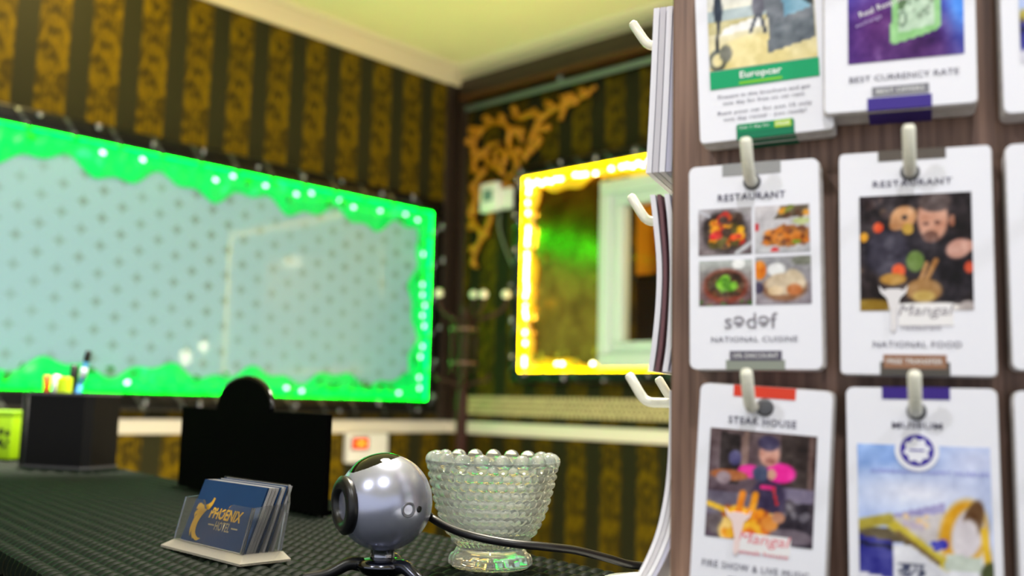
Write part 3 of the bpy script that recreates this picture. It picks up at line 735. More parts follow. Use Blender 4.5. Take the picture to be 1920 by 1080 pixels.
# ------------------------------------------------------------------ business card holder
hL = Vector((0.38649, 0.73479, DESK)); HZ = math.radians(-91)
ch = empty('card_holder', 'clear acrylic card holder with navy hotel cards on the counter', 'card holder', hL, HZ)
CWD = 0.118
FL = 0.0115
def pan(mb, pts, th):
    """flat sheet through pts (coplanar), given thickness"""
    P = [Vector(p) for p in pts]; nrm = (P[1] - P[0]).cross(P[-1] - P[0]).normalized() * th
    n = len(P); v = P + [p + nrm for p in P]
    f = [tuple(reversed(range(n))), tuple(range(n, 2 * n))] + [(i, (i + 1) % n, n + (i + 1) % n, n + i) for i in range(n)]
    return mb.add(v, f)
t_ = 0.0018
def hx(x, y, z): return (x, y, z)
x0, x1 = 0.008, 0.1085
y0, z0, y1, z1 = 0.008, 0.006, 0.0160, 0.038              # front panel bottom -> top (leans back)
def skirt():
    """base: flat plate whose rim slopes up to the tray on all sides"""
    o = [(0, 0), (CWD, 0), (CWD, 0.0415), (0, 0.0415)]; q = [(x0 - .001, y0 - .001), (x1 + .001, y0 - .001), (x1 + .001, 0.040), (x0 - .001, 0.040)]
    v = [(x, y, 0.0) for x, y in o] + [(x, y, 0.0016) for x, y in o] + [(x, y, 0.0062) for x, y in q]
    return MB().add(v, [(3, 2, 1, 0), (8, 9, 10, 11)] + [(b * 4 + i, b * 4 + (i + 1) % 4, b * 4 + 4 + (i + 1) % 4, b * 4 + 4 + i) for b in range(2) for i in range(4)])
skirt().build('base_plate', M_ACRYLB, ch)
def lerp(a, b, t): return a + (b - a) * t
nt0, nt1, nd = x0 + 0.028, x1 - 0.030, 0.20              # the notch in the front panel
fp = [(x0, 0), (x1, 0), (x1, 1), (nt1, 1), (nt1 - 0.008, 1 - nd), (nt0 + 0.006, 1 - nd), (nt0, 1), (x0, 1)]
pan(MB(), [(x, lerp(y0, y1, t), lerp(z0, z1, t)) for x, t in fp], t_).build('front_panel', M_ACRYL, ch)
yb0, yb1, zb1 = 0.0395, 0.0470, 0.0535
bx0, bx1 = x0, x1
pan(MB(), [(x0, yb0, z0), (x1, yb0, z0), (x1, lerp(yb0, yb1, .72), lerp(z0, zb1, .72)), (bx1 - .004, yb1, zb1), (bx0 + .004, yb1, zb1), (x0, lerp(yb0, yb1, .72), lerp(z0, zb1, .72))], t_).build('back_panel', M_ACRYL, ch)
for xs in (x0, x1 - t_):
    pan(MB(), [(xs, y0, z0), (xs, y1, z1), (xs, lerp(yb0, yb1, .72) , lerp(z0, zb1, .72)), (xs, yb0, z0)], t_ if xs == x0 else t_).build('side_panel', M_ACRYL, ch)
# business cards, each a thing of its own
M_NAVY = mat('navy_card_stock', (20, 58, 104), 0.45, noise=0.15, nscale=30)
M_GREYC = mat('grey_card_stock', (168, 166, 168), 0.6)
cw_, chh = 0.0915, 0.0485
lean0 = math.atan2(y1 - y0, z1 - z0)
def biz(yoff, lean, label, m, xo=0.0, th=0.0006, n=1, group='business cards in the acrylic holder', up_=0.0):
    c = MB().box((0, 0, 0), (cw_, th, chh), 0.0)
    o = c.build('business_card', m)
    # place: rotate about x (lean back), then holder frame
    o.matrix_world = Matrix.Translation(hL) @ Matrix.Rotation(HZ, 4, 'Z') @ Matrix.Translation((0.0128 + xo, yoff, 0.0064 + up_)) @ Matrix.Rotation(-lean, 4, 'X')
    tag(o, label, 'business card', group); return o
ORD = ('second', 'third', 'fourth', 'fifth', 'sixth', 'seventh', 'eighth', 'ninth', 'tenth', 'eleventh', 'twelfth', 'thirteenth', 'fourteenth')
first = biz(y0 + 0.0026, 0.36, 'front navy business card with gold bird logo in acrylic holder', M_NAVY)
for i in range(9):
    biz(y0 + 0.0034 + i * 0.0009, 0.36 + 0.002 * i, ORD[i] + ' business card from the front of the acrylic holder, tightly stacked', M_GREYC if i else M_NAVY, 0.0004 * ((i * 7) % 3), 0.0007)
for i in range(4):
    biz(y0 + 0.0135 + i * 0.0036, 0.355 - 0.022 * i, ORD[i + 9] + ' business card from the front of the acrylic holder, loosely leaning', M_NAVY if i % 2 == 0 else M_GREYC, 0.001 + 0.0003 * i, 0.0016 if i % 2 else 0.0006)

# ------------------------------------------------------------------ lettering
def text(s, w, m, parent, xc, zc, y, h=None, rot=0.0, name='lettering', shear=0.0, spacing=1.0, bold=0.0):
    """flat lettering facing -y, centred at (xc, zc), fitted to width w (and height h)"""
    cu = bpy.data.curves.new('text', 'FONT'); cu.body = s; cu.align_x = 'CENTER'; cu.align_y = 'CENTER'; cu.size = 1
    cu.space_character = spacing; cu.shear = shear; cu.offset = bold; cu.resolution_u = 2
    o = bpy.data.objects.new('text', cu); COL.objects.link(o)
    dg = bpy.context.evaluated_depsgraph_get(); me = bpy.data.meshes.new_from_object(o.evaluated_get(dg))
    bpy.data.objects.remove(o); bpy.data.curves.remove(cu)
    n = len(me.vertices); co = np.empty(n * 3); me.vertices.foreach_get('co', co); co = co.reshape(-1, 3)
    mn, mx = co.min(0), co.max(0); c0 = (mn + mx) / 2; k = w / (mx[0] - mn[0]); kz = k if h is None else h / (mx[1] - mn[1])
    X = (co[:, 0] - c0[0]) * k; Z = (co[:, 1] - c0[1]) * kz
    cr, sr = math.cos(rot), math.sin(rot)
    out = np.stack([xc + X * cr - Z * sr, np.full(n, y), zc + X * sr + Z * cr], 1)
    me.vertices.foreach_set('co', out.ravel()); me.materials.clear(); me.update(); me.name = name
    return link(name, me, m, parent)
M_GOLDINK = mat('gold_foil', (226, 176, 62), 0.4, metal=0.2)
M_PALEGOLD = mat('pale_gold_foil', (188, 170, 130), 0.4, metal=0.2)
yk = -0.0003
text('PHOENIX', 0.046, M_GOLDINK, first, 0.0518, 0.0240, yk, 0.0086, bold=0.03, shear=.12)
text('HOTEL', 0.0215, M_PALEGOLD, first, 0.0530, 0.0150, yk, 0.0068, bold=0.012)
MB().box((0.0320, yk, 0.0146), (0.0405, yk + .0002, 0.0156)).box((0.0655, yk, 0.0146), (0.0740, yk + .0002, 0.0156)).build('logo_rule', M_PALEGOLD, first)
def blade(pts, ws):
    P = spline([(x * 0.86 - 0.002, yk, z * 0.80) for x, z in pts], 6); n = len(P); v = []
    for i, p in enumerate(P):
        t = (P[min(i + 1, n - 1)] - P[max(i - 1, 0)]).normalized(); nn = Vector((-t.z, 0, t.x)); q = i / (n - 1)
        k = q * (len(ws) - 1); a = int(min(k, len(ws) - 2)); w = ws[a] + (ws[a + 1] - ws[a]) * (k - a)
        v += [p + nn * w, p - nn * w]
    return v, [(2 * i, 2 * i + 1, 2 * i + 3, 2 * i + 2) for i in range(n - 1)]
bird = MB()
bird.add(*blade([(0.0325, 0.044), (0.0305, 0.038), (0.0255, 0.0335), (0.0185, 0.031), (0.0135, 0.0335), (0.010, 0.031)], [0.0012, 0.002, 0.003, 0.0042, 0.003, 0.0003]))   # head, neck and left wing
bird.add(*blade([(0.0265, 0.035), (0.0205, 0.027), (0.018, 0.018), (0.021, 0.008), (0.029, 0.0035), (0.035, 0.0045)], [0.0028, 0.003, 0.0026, 0.002, 0.0014, 0.0002]))       # long tail
bird.add(*blade([(0.0195, 0.029), (0.0145, 0.021), (0.0135, 0.012), (0.016, 0.0045)], [0.0024, 0.002, 0.0014, 0.0002]))
bird.add(*blade([(0.015, 0.029), (0.0115, 0.0265), (0.012, 0.0225)], [0.0018, 0.0014, 0.0002]))
bird.add(*blade([(0.0165, 0.018), (0.017, 0.010), (0.0225, 0.0025)], [0.0014, 0.0012, 0.0002]))
bird.build('bird_logo', M_GOLDINK, first)

# ------------------------------------------------------------------ webcam
WD = 0.635
wc = at(721, 941, WD)
cam3 = empty('webcam', 'silver ball webcam with black lens ring on the counter', 'webcam', (wc.x, wc.y, DESK))
R = 0.0308; wz = wc.z - DESK
M_SILVER = mat('blue_silver_plastic', (180, 184, 210), 0.26, metal=0.7)
M_GLOSSBLK = mat('gloss_black_plastic', (6, 6, 9), 0.06)
M_BLKPL = mat('satin_black_plastic', (16, 16, 20), 0.35)
# lens axis: to the left of the picture, slightly towards the viewer
rv = Vector((cx.x, cx.y, cx.z)); fv = Vector((-cz.x, -cz.y, -cz.z)); uv_ = Vector((cy.x, cy.y, cy.z))
la = (-rv * 0.86 - fv * 0.50 + uv_ * 0.03).normalized()
q = la.to_track_quat('Z', 'Y').to_matrix().to_4x4(); XF = Matrix.Translation((0, 0, wz)) @ q
prof = [(max(1e-5, R * math.sin(a)), -R * math.cos(a)) for a in [PI * (1 - 0.15) * i / 36 for i in range(37)]]
shell = MB().lathe(prof, 64, xf=XF); shell = shell.build('shell', M_SILVER, cam3)
zr = R * math.cos(0.15 * PI) - 0.0022; rr_ = R * math.sin(0.15 * PI)
lring = MB().lathe([(rr_ + .0012, zr - 0.002), (rr_ + 0.0040, zr - 0.0005), (rr_ + 0.0045, zr + 0.003), (rr_ + 0.002, zr + 0.0052), (rr_ - 0.003, zr + 0.0055), (rr_ - 0.0045, zr + 0.002), (rr_ - 0.0052, zr - 0.004)], 40, xf=XF)
lring = lring.build('lens_ring', M_BLKPL, cam3)
lens = MB().lathe([(rr_ - 0.0048, zr + 0.0015), (rr_ - 0.0062, zr - 0.003), (rr_ - 0.0085, zr - 0.0045), (0.0042, zr - 0.0052), (0.0036, zr - 0.0046), (1e-5, zr - 0.0040)], 32, xf=XF).build('lens', mat('dark_lens_glass', (5, 5, 8), 0.2, spec=0.25), lring)
# glossy black crest over the top, following the ball
crest = []; 
def onball(dirv, r): return Vector((0, 0, wz)) + dirv.normalized() * r
side = la.cross(Vector((0, 0, 1))).normalized(); upb = side.cross(la).normalized()
na, nb = 20, 10; v = []
for i in range(na + 1):
    a = math.radians(38 + 74 * i / na)                     # from the lens over the top
    hw = math.radians(30) * (math.sin(PI * (i / na)) ** 0.5) + 0.01
    for j in range(nb + 1):
        b = -hw + 2 * hw * j / nb
        dv = (la * math.cos(a) + upb * math.sin(a)) * math.cos(b) + side * math.sin(b)
        edge = min(1, 4 * min(j, nb - j) / nb) * min(1, 4 * min(i, na - i) / na)
        v.append(onball(dv, R * (0.995 + 0.028 * edge)))
MB().add(v, [(i * (nb + 1) + j, i * (nb + 1) + j + 1, (i + 1) * (nb + 1) + j + 1, (i + 1) * (nb + 1) + j) for i in range(na) for j in range(nb)], True).build('crest', M_GLOSSBLK, shell)
# snap button and screw hole on the visible side
def face_dir(u, v_):
    o = Vector((0, 0, CAMZ)); r = Vector(ray(u, v_)).normalized(); c = Vector((wc.x, wc.y, wc.z)); b = r.dot(o - c); d2 = b * b - ((o - c).length_squared - R * R)
    return (o + r * (-b - math.sqrt(max(d2, 0))) - c).normalized()
bd_ = face_dir(766, 956); X2 = Matrix.Translation((0, 0, wz)) @ bd_.to_track_quat('Z', 'Y').to_matrix().to_4x4()
MB().lathe([(0.0048, R - 0.001), (0.0048, R + 0.0004), (0.0042, R + 0.0004), (0.0030, R - 0.0002), (1e-5, R - 0.0004)], 24, xf=X2).build('shutter_button', mat('silver_button', (120, 122, 136), 0.38, metal=0.8), shell)
bd_ = face_dir(786, 955); X2 = Matrix.Translation((0, 0, wz)) @ bd_.to_track_quat('Z', 'Y').to_matrix().to_4x4()
MB().lathe([(0.0021, R - 0.001), (0.0021, R + 0.0003), (1e-5, R + 0.0002)], 16, xf=X2).build('screw_hole', M_BLKPL, shell)
zb = wz - R
M_CHROME = mat('dark_chrome', (150, 152, 165), 0.18, metal=1.0)
MB().lathe([(0.0085, zb - 0.006), (0.0078, zb - 0.003), (0.0078, zb + 0.003), (0.009, zb + 0.004)], 28).build('neck', M_CHROME, cam3)
MB().lathe([(0.004, zb - 0.016), (0.012, zb - 0.0145), (0.0165, zb - 0.0105), (0.0172, zb - 0.0078), (0.013, zb - 0.0055), (0.008, zb - 0.0045)], 36).build('hub', mat('smoked_chrome', (92, 94, 106), 0.15, metal=1.0), cam3)
r2 = Vector((cx.x, cx.y, 0)).normalized(); f2 = Vector((-r2.y, r2.x, 0))
if f2.dot(fv) < 0: f2 = -f2
for dv in ((-r2 * 1.0 - f2 * 0.12), (r2 * 0.78 - f2 * 0.62), (r2 * 0.25 + f2 * 0.97)):
    dv = dv.normalized(); zl = zb - 0.0088
    pts = spline([dv * 0.012 + Vector((0, 0, zl)), dv * 0.021 + Vector((0, 0, zl + 0.0005)), dv * 0.034 + Vector((0, 0, zl * 0.55)), dv * 0.050 + Vector((0, 0, 0.0042))], 8)
    MB().tube(pts, [0.0048 - 0.0016 * i / (len(pts) - 1) for i in range(len(pts))], 12).build('leg', M_BLKPL if dv.dot(r2) < 0 else mat('smoked_leg', (70, 72, 84), 0.2, metal=0.9), cam3)
# cable
cpts = [at(800, 962, 0.652), at(812, 973, 0.655), at(850, 993, 0.640), at(900, 1008, 0.628), at(960, 1019, 0.622), at(1020, 1025, 0.625), at(1080, 1032, 0.635), at(1140, 1047, 0.645), at(1174, 1057, 0.655), at(1203, 1061, 0.664), at(1240, 1061, 0.668)]
cpts = [Vector(p) for p in cpts]
cbl = MB().tube(spline(cpts, 8), 0.0027, 12).build('webcam_cable', mat('black_rubber_cable', (20, 18, 22), 0.35))
tag(cbl, 'black cable running from the ball webcam past the glass bowl', 'cable')

# ------------------------------------------------------------------ pressed glass bowl
gb = on_desk(919, 1062)
gl = empty('glass_bowl', 'clear pressed glass bowl with bubbly knobs beside the webcam', 'bowl', (gb.x, gb.y, DESK))
GD = (gb - Vector((0, 0, CAMZ))).dot(fv); px = GD / F
gr = lambda p: p * px
# outer profile (radius, height) from the foot up
outer = [(gr(70), 0.0), (gr(79), gr(6)), (gr(78), gr(18)), (gr(70), gr(30)), (gr(66), gr(40)), (gr(72), gr(50)), (gr(88), gr(72)), (gr(102), gr(105)), (gr(112), gr(140)), (gr(119), gr(172)), (gr(123), gr(196))]
op = spline([(r, 0, z) for r, z in outer], 10)
op = [(p.x, p.z) for p in op]
NB = 40; SEG = NB * 7
zfoot = gr(40); ztop = gr(196)
pitch = gr(15)
v = []; 
# denser sampling in z
zs = np.linspace(0, 1, 170); arr = np.array(op); cum = np.concatenate([[0], np.cumsum(np.hypot(*np.diff(arr, axis=0).T))]); cum /= cum[-1]
rz = np.stack([np.interp(zs, cum, arr[:, 0]), np.interp(zs, cum, arr[:, 1])], 1)
for r, z in rz:
    for k in range(SEG):
        a = 2 * PI * k / SEG
        if z > zfoot:
            s = (z - zfoot) / pitch; row = math.floor(s); fz = (s - row) * 2 - 1
            fa = ((a * NB / (2 * PI) + (0.5 if row % 2 else 0)) % 1) * 2 - 1
            d = gr(8) * max(0, 1 - min(1, (fa * fa + fz * fz) * 0.95)) ** 0.55
        else:
            fa = ((a * 12 / (2 * PI)) % 1) * 2 - 1; d = gr(4) * (1 - fa * fa) * (1 if z < gr(25) else 0.3)
        rr2 = r + d - gr(4)
        v.append((rr2 * math.cos(a), rr2 * math.sin(a), z))
nz_ = len(rz); f = []
for i in range(nz_ - 1):
    for k in range(SEG): f.append((i * SEG + k, i * SEG + (k + 1) % SEG, (i + 1) * SEG + (k + 1) % SEG, (i + 1) * SEG + k))
# inner wall
inner = [(gr(112), gr(196)), (gr(108), gr(165)), (gr(100), gr(130)), (gr(86), gr(95)), (gr(66), gr(68)), (gr(40), gr(56)), (gr(2), gr(52))]
ip = [(p.x, p.z) for p in spline([(r, 0, z) for r, z in inner], 5)]
b0 = (nz_ - 1) * SEG; base = len(v)
for r, z in ip:
    for k in range(SEG): a = 2 * PI * k / SEG; v.append((max(r, 1e-4) * math.cos(a), max(r, 1e-4) * math.sin(a), z))
for k in range(SEG): f.append((b0 + k, b0 + (k + 1) % SEG, base + (k + 1) % SEG, base + k))
for i in range(len(ip) - 1):
    for k in range(SEG): f.append((base + i * SEG + k, base + i * SEG + (k + 1) % SEG, base + (i + 1) * SEG + (k + 1) % SEG, base + (i + 1) * SEG + k))
f.append(tuple(reversed(range(SEG)))); f.append(tuple(base + (len(ip) - 1) * SEG + k for k in range(SEG)))
MB().add(v, f, True).build('bowl', M_GLASS, gl)
NR = 19
kn = MB().ball((0, 0, 0), gr(19), 14, 10).build('rim_knob', M_GLASS); knm = kn.data; bpy.data.objects.remove(kn)
for k in range(NR):
    a = 2 * PI * k / NR + 0.1; o = link('rim_knob', knm, M_GLASS, gl); rr3 = gr(112)
    o.location = (rr3 * math.cos(a), rr3 * math.sin(a), gr(196)); o.scale = (0.85, 0.85, 0.85)

# ------------------------------------------------------------------ display stand with hanging brochures
S = 0.9; SO = np.array([0.46025, 0.31135, 1.132]); SO = np.array([0, 0, CAMZ]) + S * (SO - np.array([0, 0, CAMZ]))
ZO = SO[2] - DESK
SAZ = math.radians(-69.3)
SLOC = Vector((SO[0], SO[1], DESK))
TS = 0.022 * S
def sp_(x, y, z): return Vector((S * x, S * y, ZO + S * z))
stand = empty('display_stand', 'brown wood effect revolving brochure stand with white hooks on the counter', 'display stand', SLOC, SAZ)
BWd, BDp = 0.252 * S, 0.165
ztop_ = ZO + S * 0.60
MB().box((0, 0, 0.0085), (BWd, BDp, ztop_), 0.0015).build('board', M_WOOD, stand)
def rrect(x0, x1, y0, y1, r, n=6):
    out = []
    for (cx_, cy_, a0) in ((x1 - r, y1 - r, 0), (x0 + r, y1 - r, 90), (x0 + r, y0 + r, 180), (x1 - r, y0 + r, 270)):
        for i in range(n + 1): a = math.radians(a0 + 90 * i / n); out.append((cx_ + r * math.cos(a), cy_ + r * math.sin(a)))
    return out
bp_ = rrect(-0.079, BWd + 0.055, -0.03, BDp + 0.006, 0.028); n = len(bp_)
mb = MB(); mb.add([(x, y, 0.0) for x, y in bp_] + [(x, y, 0.0065) for x, y in bp_] + [(x * 0.985 + .002, y * 0.985 + .001, 0.0085) for x, y in bp_],
    [tuple(reversed(range(n))), tuple(range(2 * n, 3 * n))] + [(b * n + i, b * n + (i + 1) % n, (b + 1) * n + (i + 1) % n, (b + 1) * n + i) for b in range(2) for i in range(n)])
mb.build('base_plate', mat('white_acrylic_plate', (236, 238, 236), 0.2), stand)

COLS = (0.0485, 0.126, 0.2035); ROWS = (0.356, 0.2375, 0.119)
HR = 0.0032 * S
def hook(p, out, L, tl=0.0215):
    """wire peg: straight out through the cards, then bent up"""
    p = Vector(p); out = Vector(out)
    k = math.radians(58); tip = (out * math.cos(k) + Vector((0, 0, 1)) * math.sin(k))
    c = p + out * L
    pts = [p, p + out * (L * .5), c - out * 0.005] + [c - out * 0.005 * (1 - t) ** 2 + tip * 0.005 * t * t for t in (0.25, .5, .75)] + [c + tip * 0.006, c + tip * tl * S * .93, c + tip * tl * S]
    MB().tube(pts, [HR] * (len(pts) - 1) + [HR * 0.7], 12).build('hook', M_HOOK, stand)
for xc_ in COLS:
    for zc_ in ROWS: hook(sp_(xc_, 0, zc_), (0, -1, 0), TS + 0.009)
for yc_ in (0.075, 0.152):
    for zc_ in ROWS: hook(sp_(0, yc_, zc_ + (0.0015 if zc_ < .2 else 0)), (-1, 0, 0), 0.034 * S)

# ---- printed pictures: flat print painted per vertex onto a fine grid
def sgrid(nx, nz): 
    X, Z = np.meshgrid(np.linspace(0, 1, nx), np.linspace(0, 1, nz)); return X, Z
def painter(nx, nz, seed, asp):
    rng = np.random.default_rng(seed); X, Z = sgrid(nx, nz); C = np.zeros((nz, nx, 3))
    class P_: pass
    p = P_(); p.X, p.Z = X, Z
    def fill(c, m): C[:] = C * (1 - m[..., None]) + np.array(c, float) * m[..., None]
    def grad(c0, c1): C[:] = np.array(c0, float) * (1 - Z[..., None]) + np.array(c1, float) * Z[..., None]
    def ell(x, z, rx, rz, c, rot=0.0, soft=0.12):
        dx, dz = X - x, (Z - z); cr, sr = math.cos(rot), math.sin(rot); u, w = dx * cr + dz * sr, -dx * sr + dz * cr
        d = np.sqrt((u / rx) ** 2 + (w / rz) ** 2); fill(c, np.clip((1 + soft - d) / (2 * soft), 0, 1))
    def ring(x, z, rx, rz, w, c):
        d = np.sqrt(((X - x) / rx) ** 2 + ((Z - z) / rz) ** 2); fill(c, np.clip(1 - np.abs(d - 1) / w, 0, 1))
    def poly(pts, c):
        m = np.zeros_like(X, bool); n = len(pts)
        for i in range(n):
            (xa, za), (xb, zb) = pts[i], pts[(i + 1) % n]
            if za == zb: continue
            cond = ((za > Z) != (zb > Z)) & (X < (xb - xa) * (Z - za) / (zb - za) + xa); m ^= cond
        fill(c, m.astype(float))
    def line(xa, za, xb, zb, w, c):
        dx, dz = xb - xa, zb - za; t = np.clip(((X - xa) * dx + (Z - za) * dz) / (dx * dx + dz * dz), 0, 1)
        d = np.hypot(X - xa - t * dx, Z - za - t * dz); fill(c, np.clip((w - d) / (w * 0.4) , 0, 1))
    def spots(n, box, r, cols):
        for _ in range(n):
            c = cols[rng.integers(len(cols))]; rr = rng.uniform(*r); ell(rng.uniform(box[0], box[2]), rng.uniform(box[1], box[3]), rr, rr * rng.uniform(.6, 1.2), c, rng.uniform(0, 3), 0.25)
    p.grad, p.ell, p.poly, p.line, p.spots, p.ring, p.C, p.fill = grad, ell, poly, line, spots, ring, C, fill
    return p
M_PRINT = bpy.data.materials.new('printed_colour'); M_PRINT.use_nodes = True
_nt = M_PRINT.node_tree; _a = _nt.nodes.new('ShaderNodeVertexColor'); _a.layer_name = 'print'
_nt.links.new(_a.outputs['Color'], _nt.nodes['Principled BSDF'].inputs['Base Color']); _nt.nodes['Principled BSDF'].inputs['Roughness'].default_value = 0.5
_nt.nodes['Principled BSDF'].inputs['Specular IOR Level'].default_value = 0.25
def picture(parent, x0, x1, z0, z1, y, fn, seed=1, n=44, skew=0.0):
    nx = n; nz = max(6, int(n * abs(z1 - z0) / abs(x1 - x0))); p = painter(nx, nz, seed, 1); fn(p)
    rg = np.random.default_rng(seed + 50); acc = np.zeros_like(p.X)
    for sc_, am in ((7, 16), (15, 14), (30, 10)):
        g = rg.normal(0, 1, (sc_ + 2, sc_ + 2)); fx = p.X * sc_; fz = p.Z * sc_; ix = np.minimum(fx.astype(int), sc_); iz = np.minimum(fz.astype(int), sc_); tx = fx - ix; tz = fz - iz
        acc += am * ((g[iz, ix] * (1 - tx) + g[iz, ix + 1] * tx) * (1 - tz) + (g[iz + 1, ix] * (1 - tx) + g[iz + 1, ix + 1] * tx) * tz)
    C = np.clip(p.C + acc[..., None] * (0.35 + 0.65 * (255 - p.C) / 255), 0, 255) / 255.0; Lc = np.where(C <= 0.04045, C / 12.92, ((C + 0.055) / 1.055) ** 2.4)
    v = np.stack([x0 + (x1 - x0) * p.X, np.full_like(p.X, y), z0 + (z1 - z0) * p.Z], -1).reshape(-1, 3)
    f = [(j * nx + i, j * nx + i + 1, (j + 1) * nx + i + 1, (j + 1) * nx + i) for j in range(nz - 1) for i in range(nx - 1)]
    me = bpy.data.meshes.new('printed_picture'); me.from_pydata(v.tolist(), [], f)
    at_ = me.color_attributes.new('print', 'FLOAT_COLOR', 'POINT'); at_.data.foreach_set('color', np.concatenate([Lc.reshape(-1, 3), np.ones((nx * nz, 1))], 1).ravel().astype(np.float32)); me.update()
    return link('printed_picture', me, M_PRINT, parent)

def pic_bikes(p):
    p.grad((226, 210, 150), (232, 236, 250)); p.poly([(0, .45), (1, .5), (1, .62), (0, .62)], (170, 185, 190)); p.poly([(0, .36), (.4, .4), (.7, .5), (0, .5)], (200, 190, 140))
    p.ell(.42, .12, .34, .2, (236, 220, 160)); p.poly([(.12, .34), (.55, .4), (.5, .5), (.15, .42)], (240, 238, 236))
    p.poly([(.55, .1), (1, .2), (1, 1), (.62, 1), (.5, .7), (.58, .4)], (112, 118, 128)); p.poly([(.72, .45), (.95, .5), (.97, .72), (.7, .72)], (120, 165, 190)); p.poly([(.88, .6), (1, .5), (1, 1), (.9, 1)], (22, 30, 34))
    p.poly([(.38, .96), (.55, 1), (.85, 1), (.9, .85), (.6, .8)], (190, 160, 110)); p.spots(16, (.5, .72, .95, .98), (.03, .07), [(225, 60, 60), (230, 170, 40), (90, 70, 150), (60, 90, 40), (200, 190, 180)])
    p.ell(.1, .62, .045, .15, (34, 46, 64)); p.ell(.1, .8, .035, .04, (190, 150, 120)); p.line(.1, .5, .08, .2, .02, (36, 40, 50)); p.ring(.08, .1, .07, .09, .4, (60, 70, 76)); p.ell(.16, .16, .06, .09, (120, 120, 110))
    p.ell(.48, .6, .06, .12, (96, 96, 110)); p.ell(.5, .74, .05, .04, (225, 70, 60)); p.line(.46, .5, .4, .34, .02, (70, 76, 90)); p.line(.5, .5, .54, .32, .02, (70, 76, 90))
    p.poly([(.56, .12), (1, .22), (1, .42), (.62, .38)], (104, 112, 122))
def pic_cash(p):
    p.grad((66, 34, 126), (58, 70, 190)); p.ell(.98, .4, .14, .34, (70, 140, 246), soft=.6); p.ell(.05, .85, .25, .3, (90, 120, 255), soft=.8); p.ell(.3, .3, .35, .35, (86, 30, 110), soft=.8); p.ell(.6, .1, .3, .2, (70, 26, 96), soft=.8)
    p.poly([(.38, .16), (.40, .13), (.78, .22), (.81, .26), (.79, .90), (.77, .93), (.42, .96), (.39, .94)], (138, 196, 128)); p.poly([(.44, .24), (.74, .3), (.73, .86), (.44, .88)], (74, 104, 66)); p.poly([(.61, .5), (.74, .55), (.73, .86), (.46, .87), (.5, .8), (.62, .78)], (78, 172, 20))
    p.poly([(.44, .22), (.76, .27), (.75, .60), (.69, .60), (.62, .52), (.53, .5), (.50, .43), (.44, .42)], (182, 208, 184)); p.ring(.48, .34, .03, .06, .35, (90, 112, 96)); p.spots(16, (.45, .26, .74, .5), (.012, .03), [(140, 160, 140), (200, 222, 200), (100, 124, 104)])
def pic_pan(p):
    p.grad((110, 96, 100), (170, 165, 172)); p.ell(.5, .5, .44, .46, (70, 60, 62)); p.ell(.5, .5, .38, .4, (60, 48, 40)); p.spots(46, (.22, .2, .8, .85), (.05, .11), [(232, 150, 20), (240, 180, 30), (208, 92, 20), (200, 50, 40), (90, 80, 30), (70, 50, 40)])
    p.ell(.28, .4, .07, .07, (220, 40, 40)); p.ell(.66, .36, .07, .07, (230, 80, 30)); p.line(.72, .02, 1, .25, .05, (190, 190, 196)); p.line(0, .98, .2, .84, .04, (190, 190, 200))
def pic_fish(p):
    p.grad((180, 180, 186), (206, 200, 205)); p.poly([(.35, .7), (1, .78), (1, 1), (.5, 1)], (84, 70, 50)); p.poly([(.1, .2), (.5, .6), (1, .5), (1, .2), (.6, .1)], (170, 110, 50)); p.ell(.55, .35, .38, .14, (196, 112, 34), -.15)
    p.spots(30, (.15, .2, .95, .5), (.03, .08), [(220, 130, 40), (150, 80, 30), (206, 120, 36), (110, 60, 30)]); p.ell(.85, .65, .16, .07, (190, 200, 140)); p.ell(.75, .22, .08, .05, (120, 150, 40)); p.ell(.36, .06, .08, .05, (210, 50, 50)); p.spots(10, (.4, .75, .95, .98), (.03, .07), [(220, 150, 40), (120, 130, 50), (90, 60, 40)]); p.ell(.03, .55, .05, .09, (200, 50, 60))
def pic_salad(p):
    p.grad((92, 62, 66), (178, 184, 182)); p.ell(.75, .92, .12, .12, (236, 236, 236)); p.ell(.5, .42, .42, .38, (138, 62, 44)); p.ell(.5, .46, .36, .29, (74, 52, 34)); p.spots(26, (.25, .25, .78, .65), (.03, .07), [(96, 64, 36), (70, 90, 40), (120, 80, 50), (60, 44, 30)])
    p.spots(20, (.34, .34, .66, .6), (.03, .09), [(110, 176, 40), (140, 204, 60), (80, 140, 30)]); p.spots(10, (0, 0, 1, .12), (.03, .07), [(110, 60, 60), (80, 110, 60)])
def pic_bread(p):
    p.grad((140, 130, 140), (150, 150, 156)); p.ell(.08, .72, .12, .2, (226, 132, 30)); p.ell(.38, .72, .16, .14, (236, 236, 238)); p.ell(.85, .9, .2, .1, (110, 112, 100)); p.ell(.52, .34, .4, .28, (140, 96, 66)); p.ell(.5, .42, .32, .22, (206, 186, 160)); p.ell(.72, .5, .16, .24, (214, 196, 170), .5); p.ell(.7, .3, .14, .12, (196, 120, 70)); p.ell(.36, .28, .14, .1, (222, 196, 160)); p.ell(.05, .35, .1, .12, (60, 52, 80))
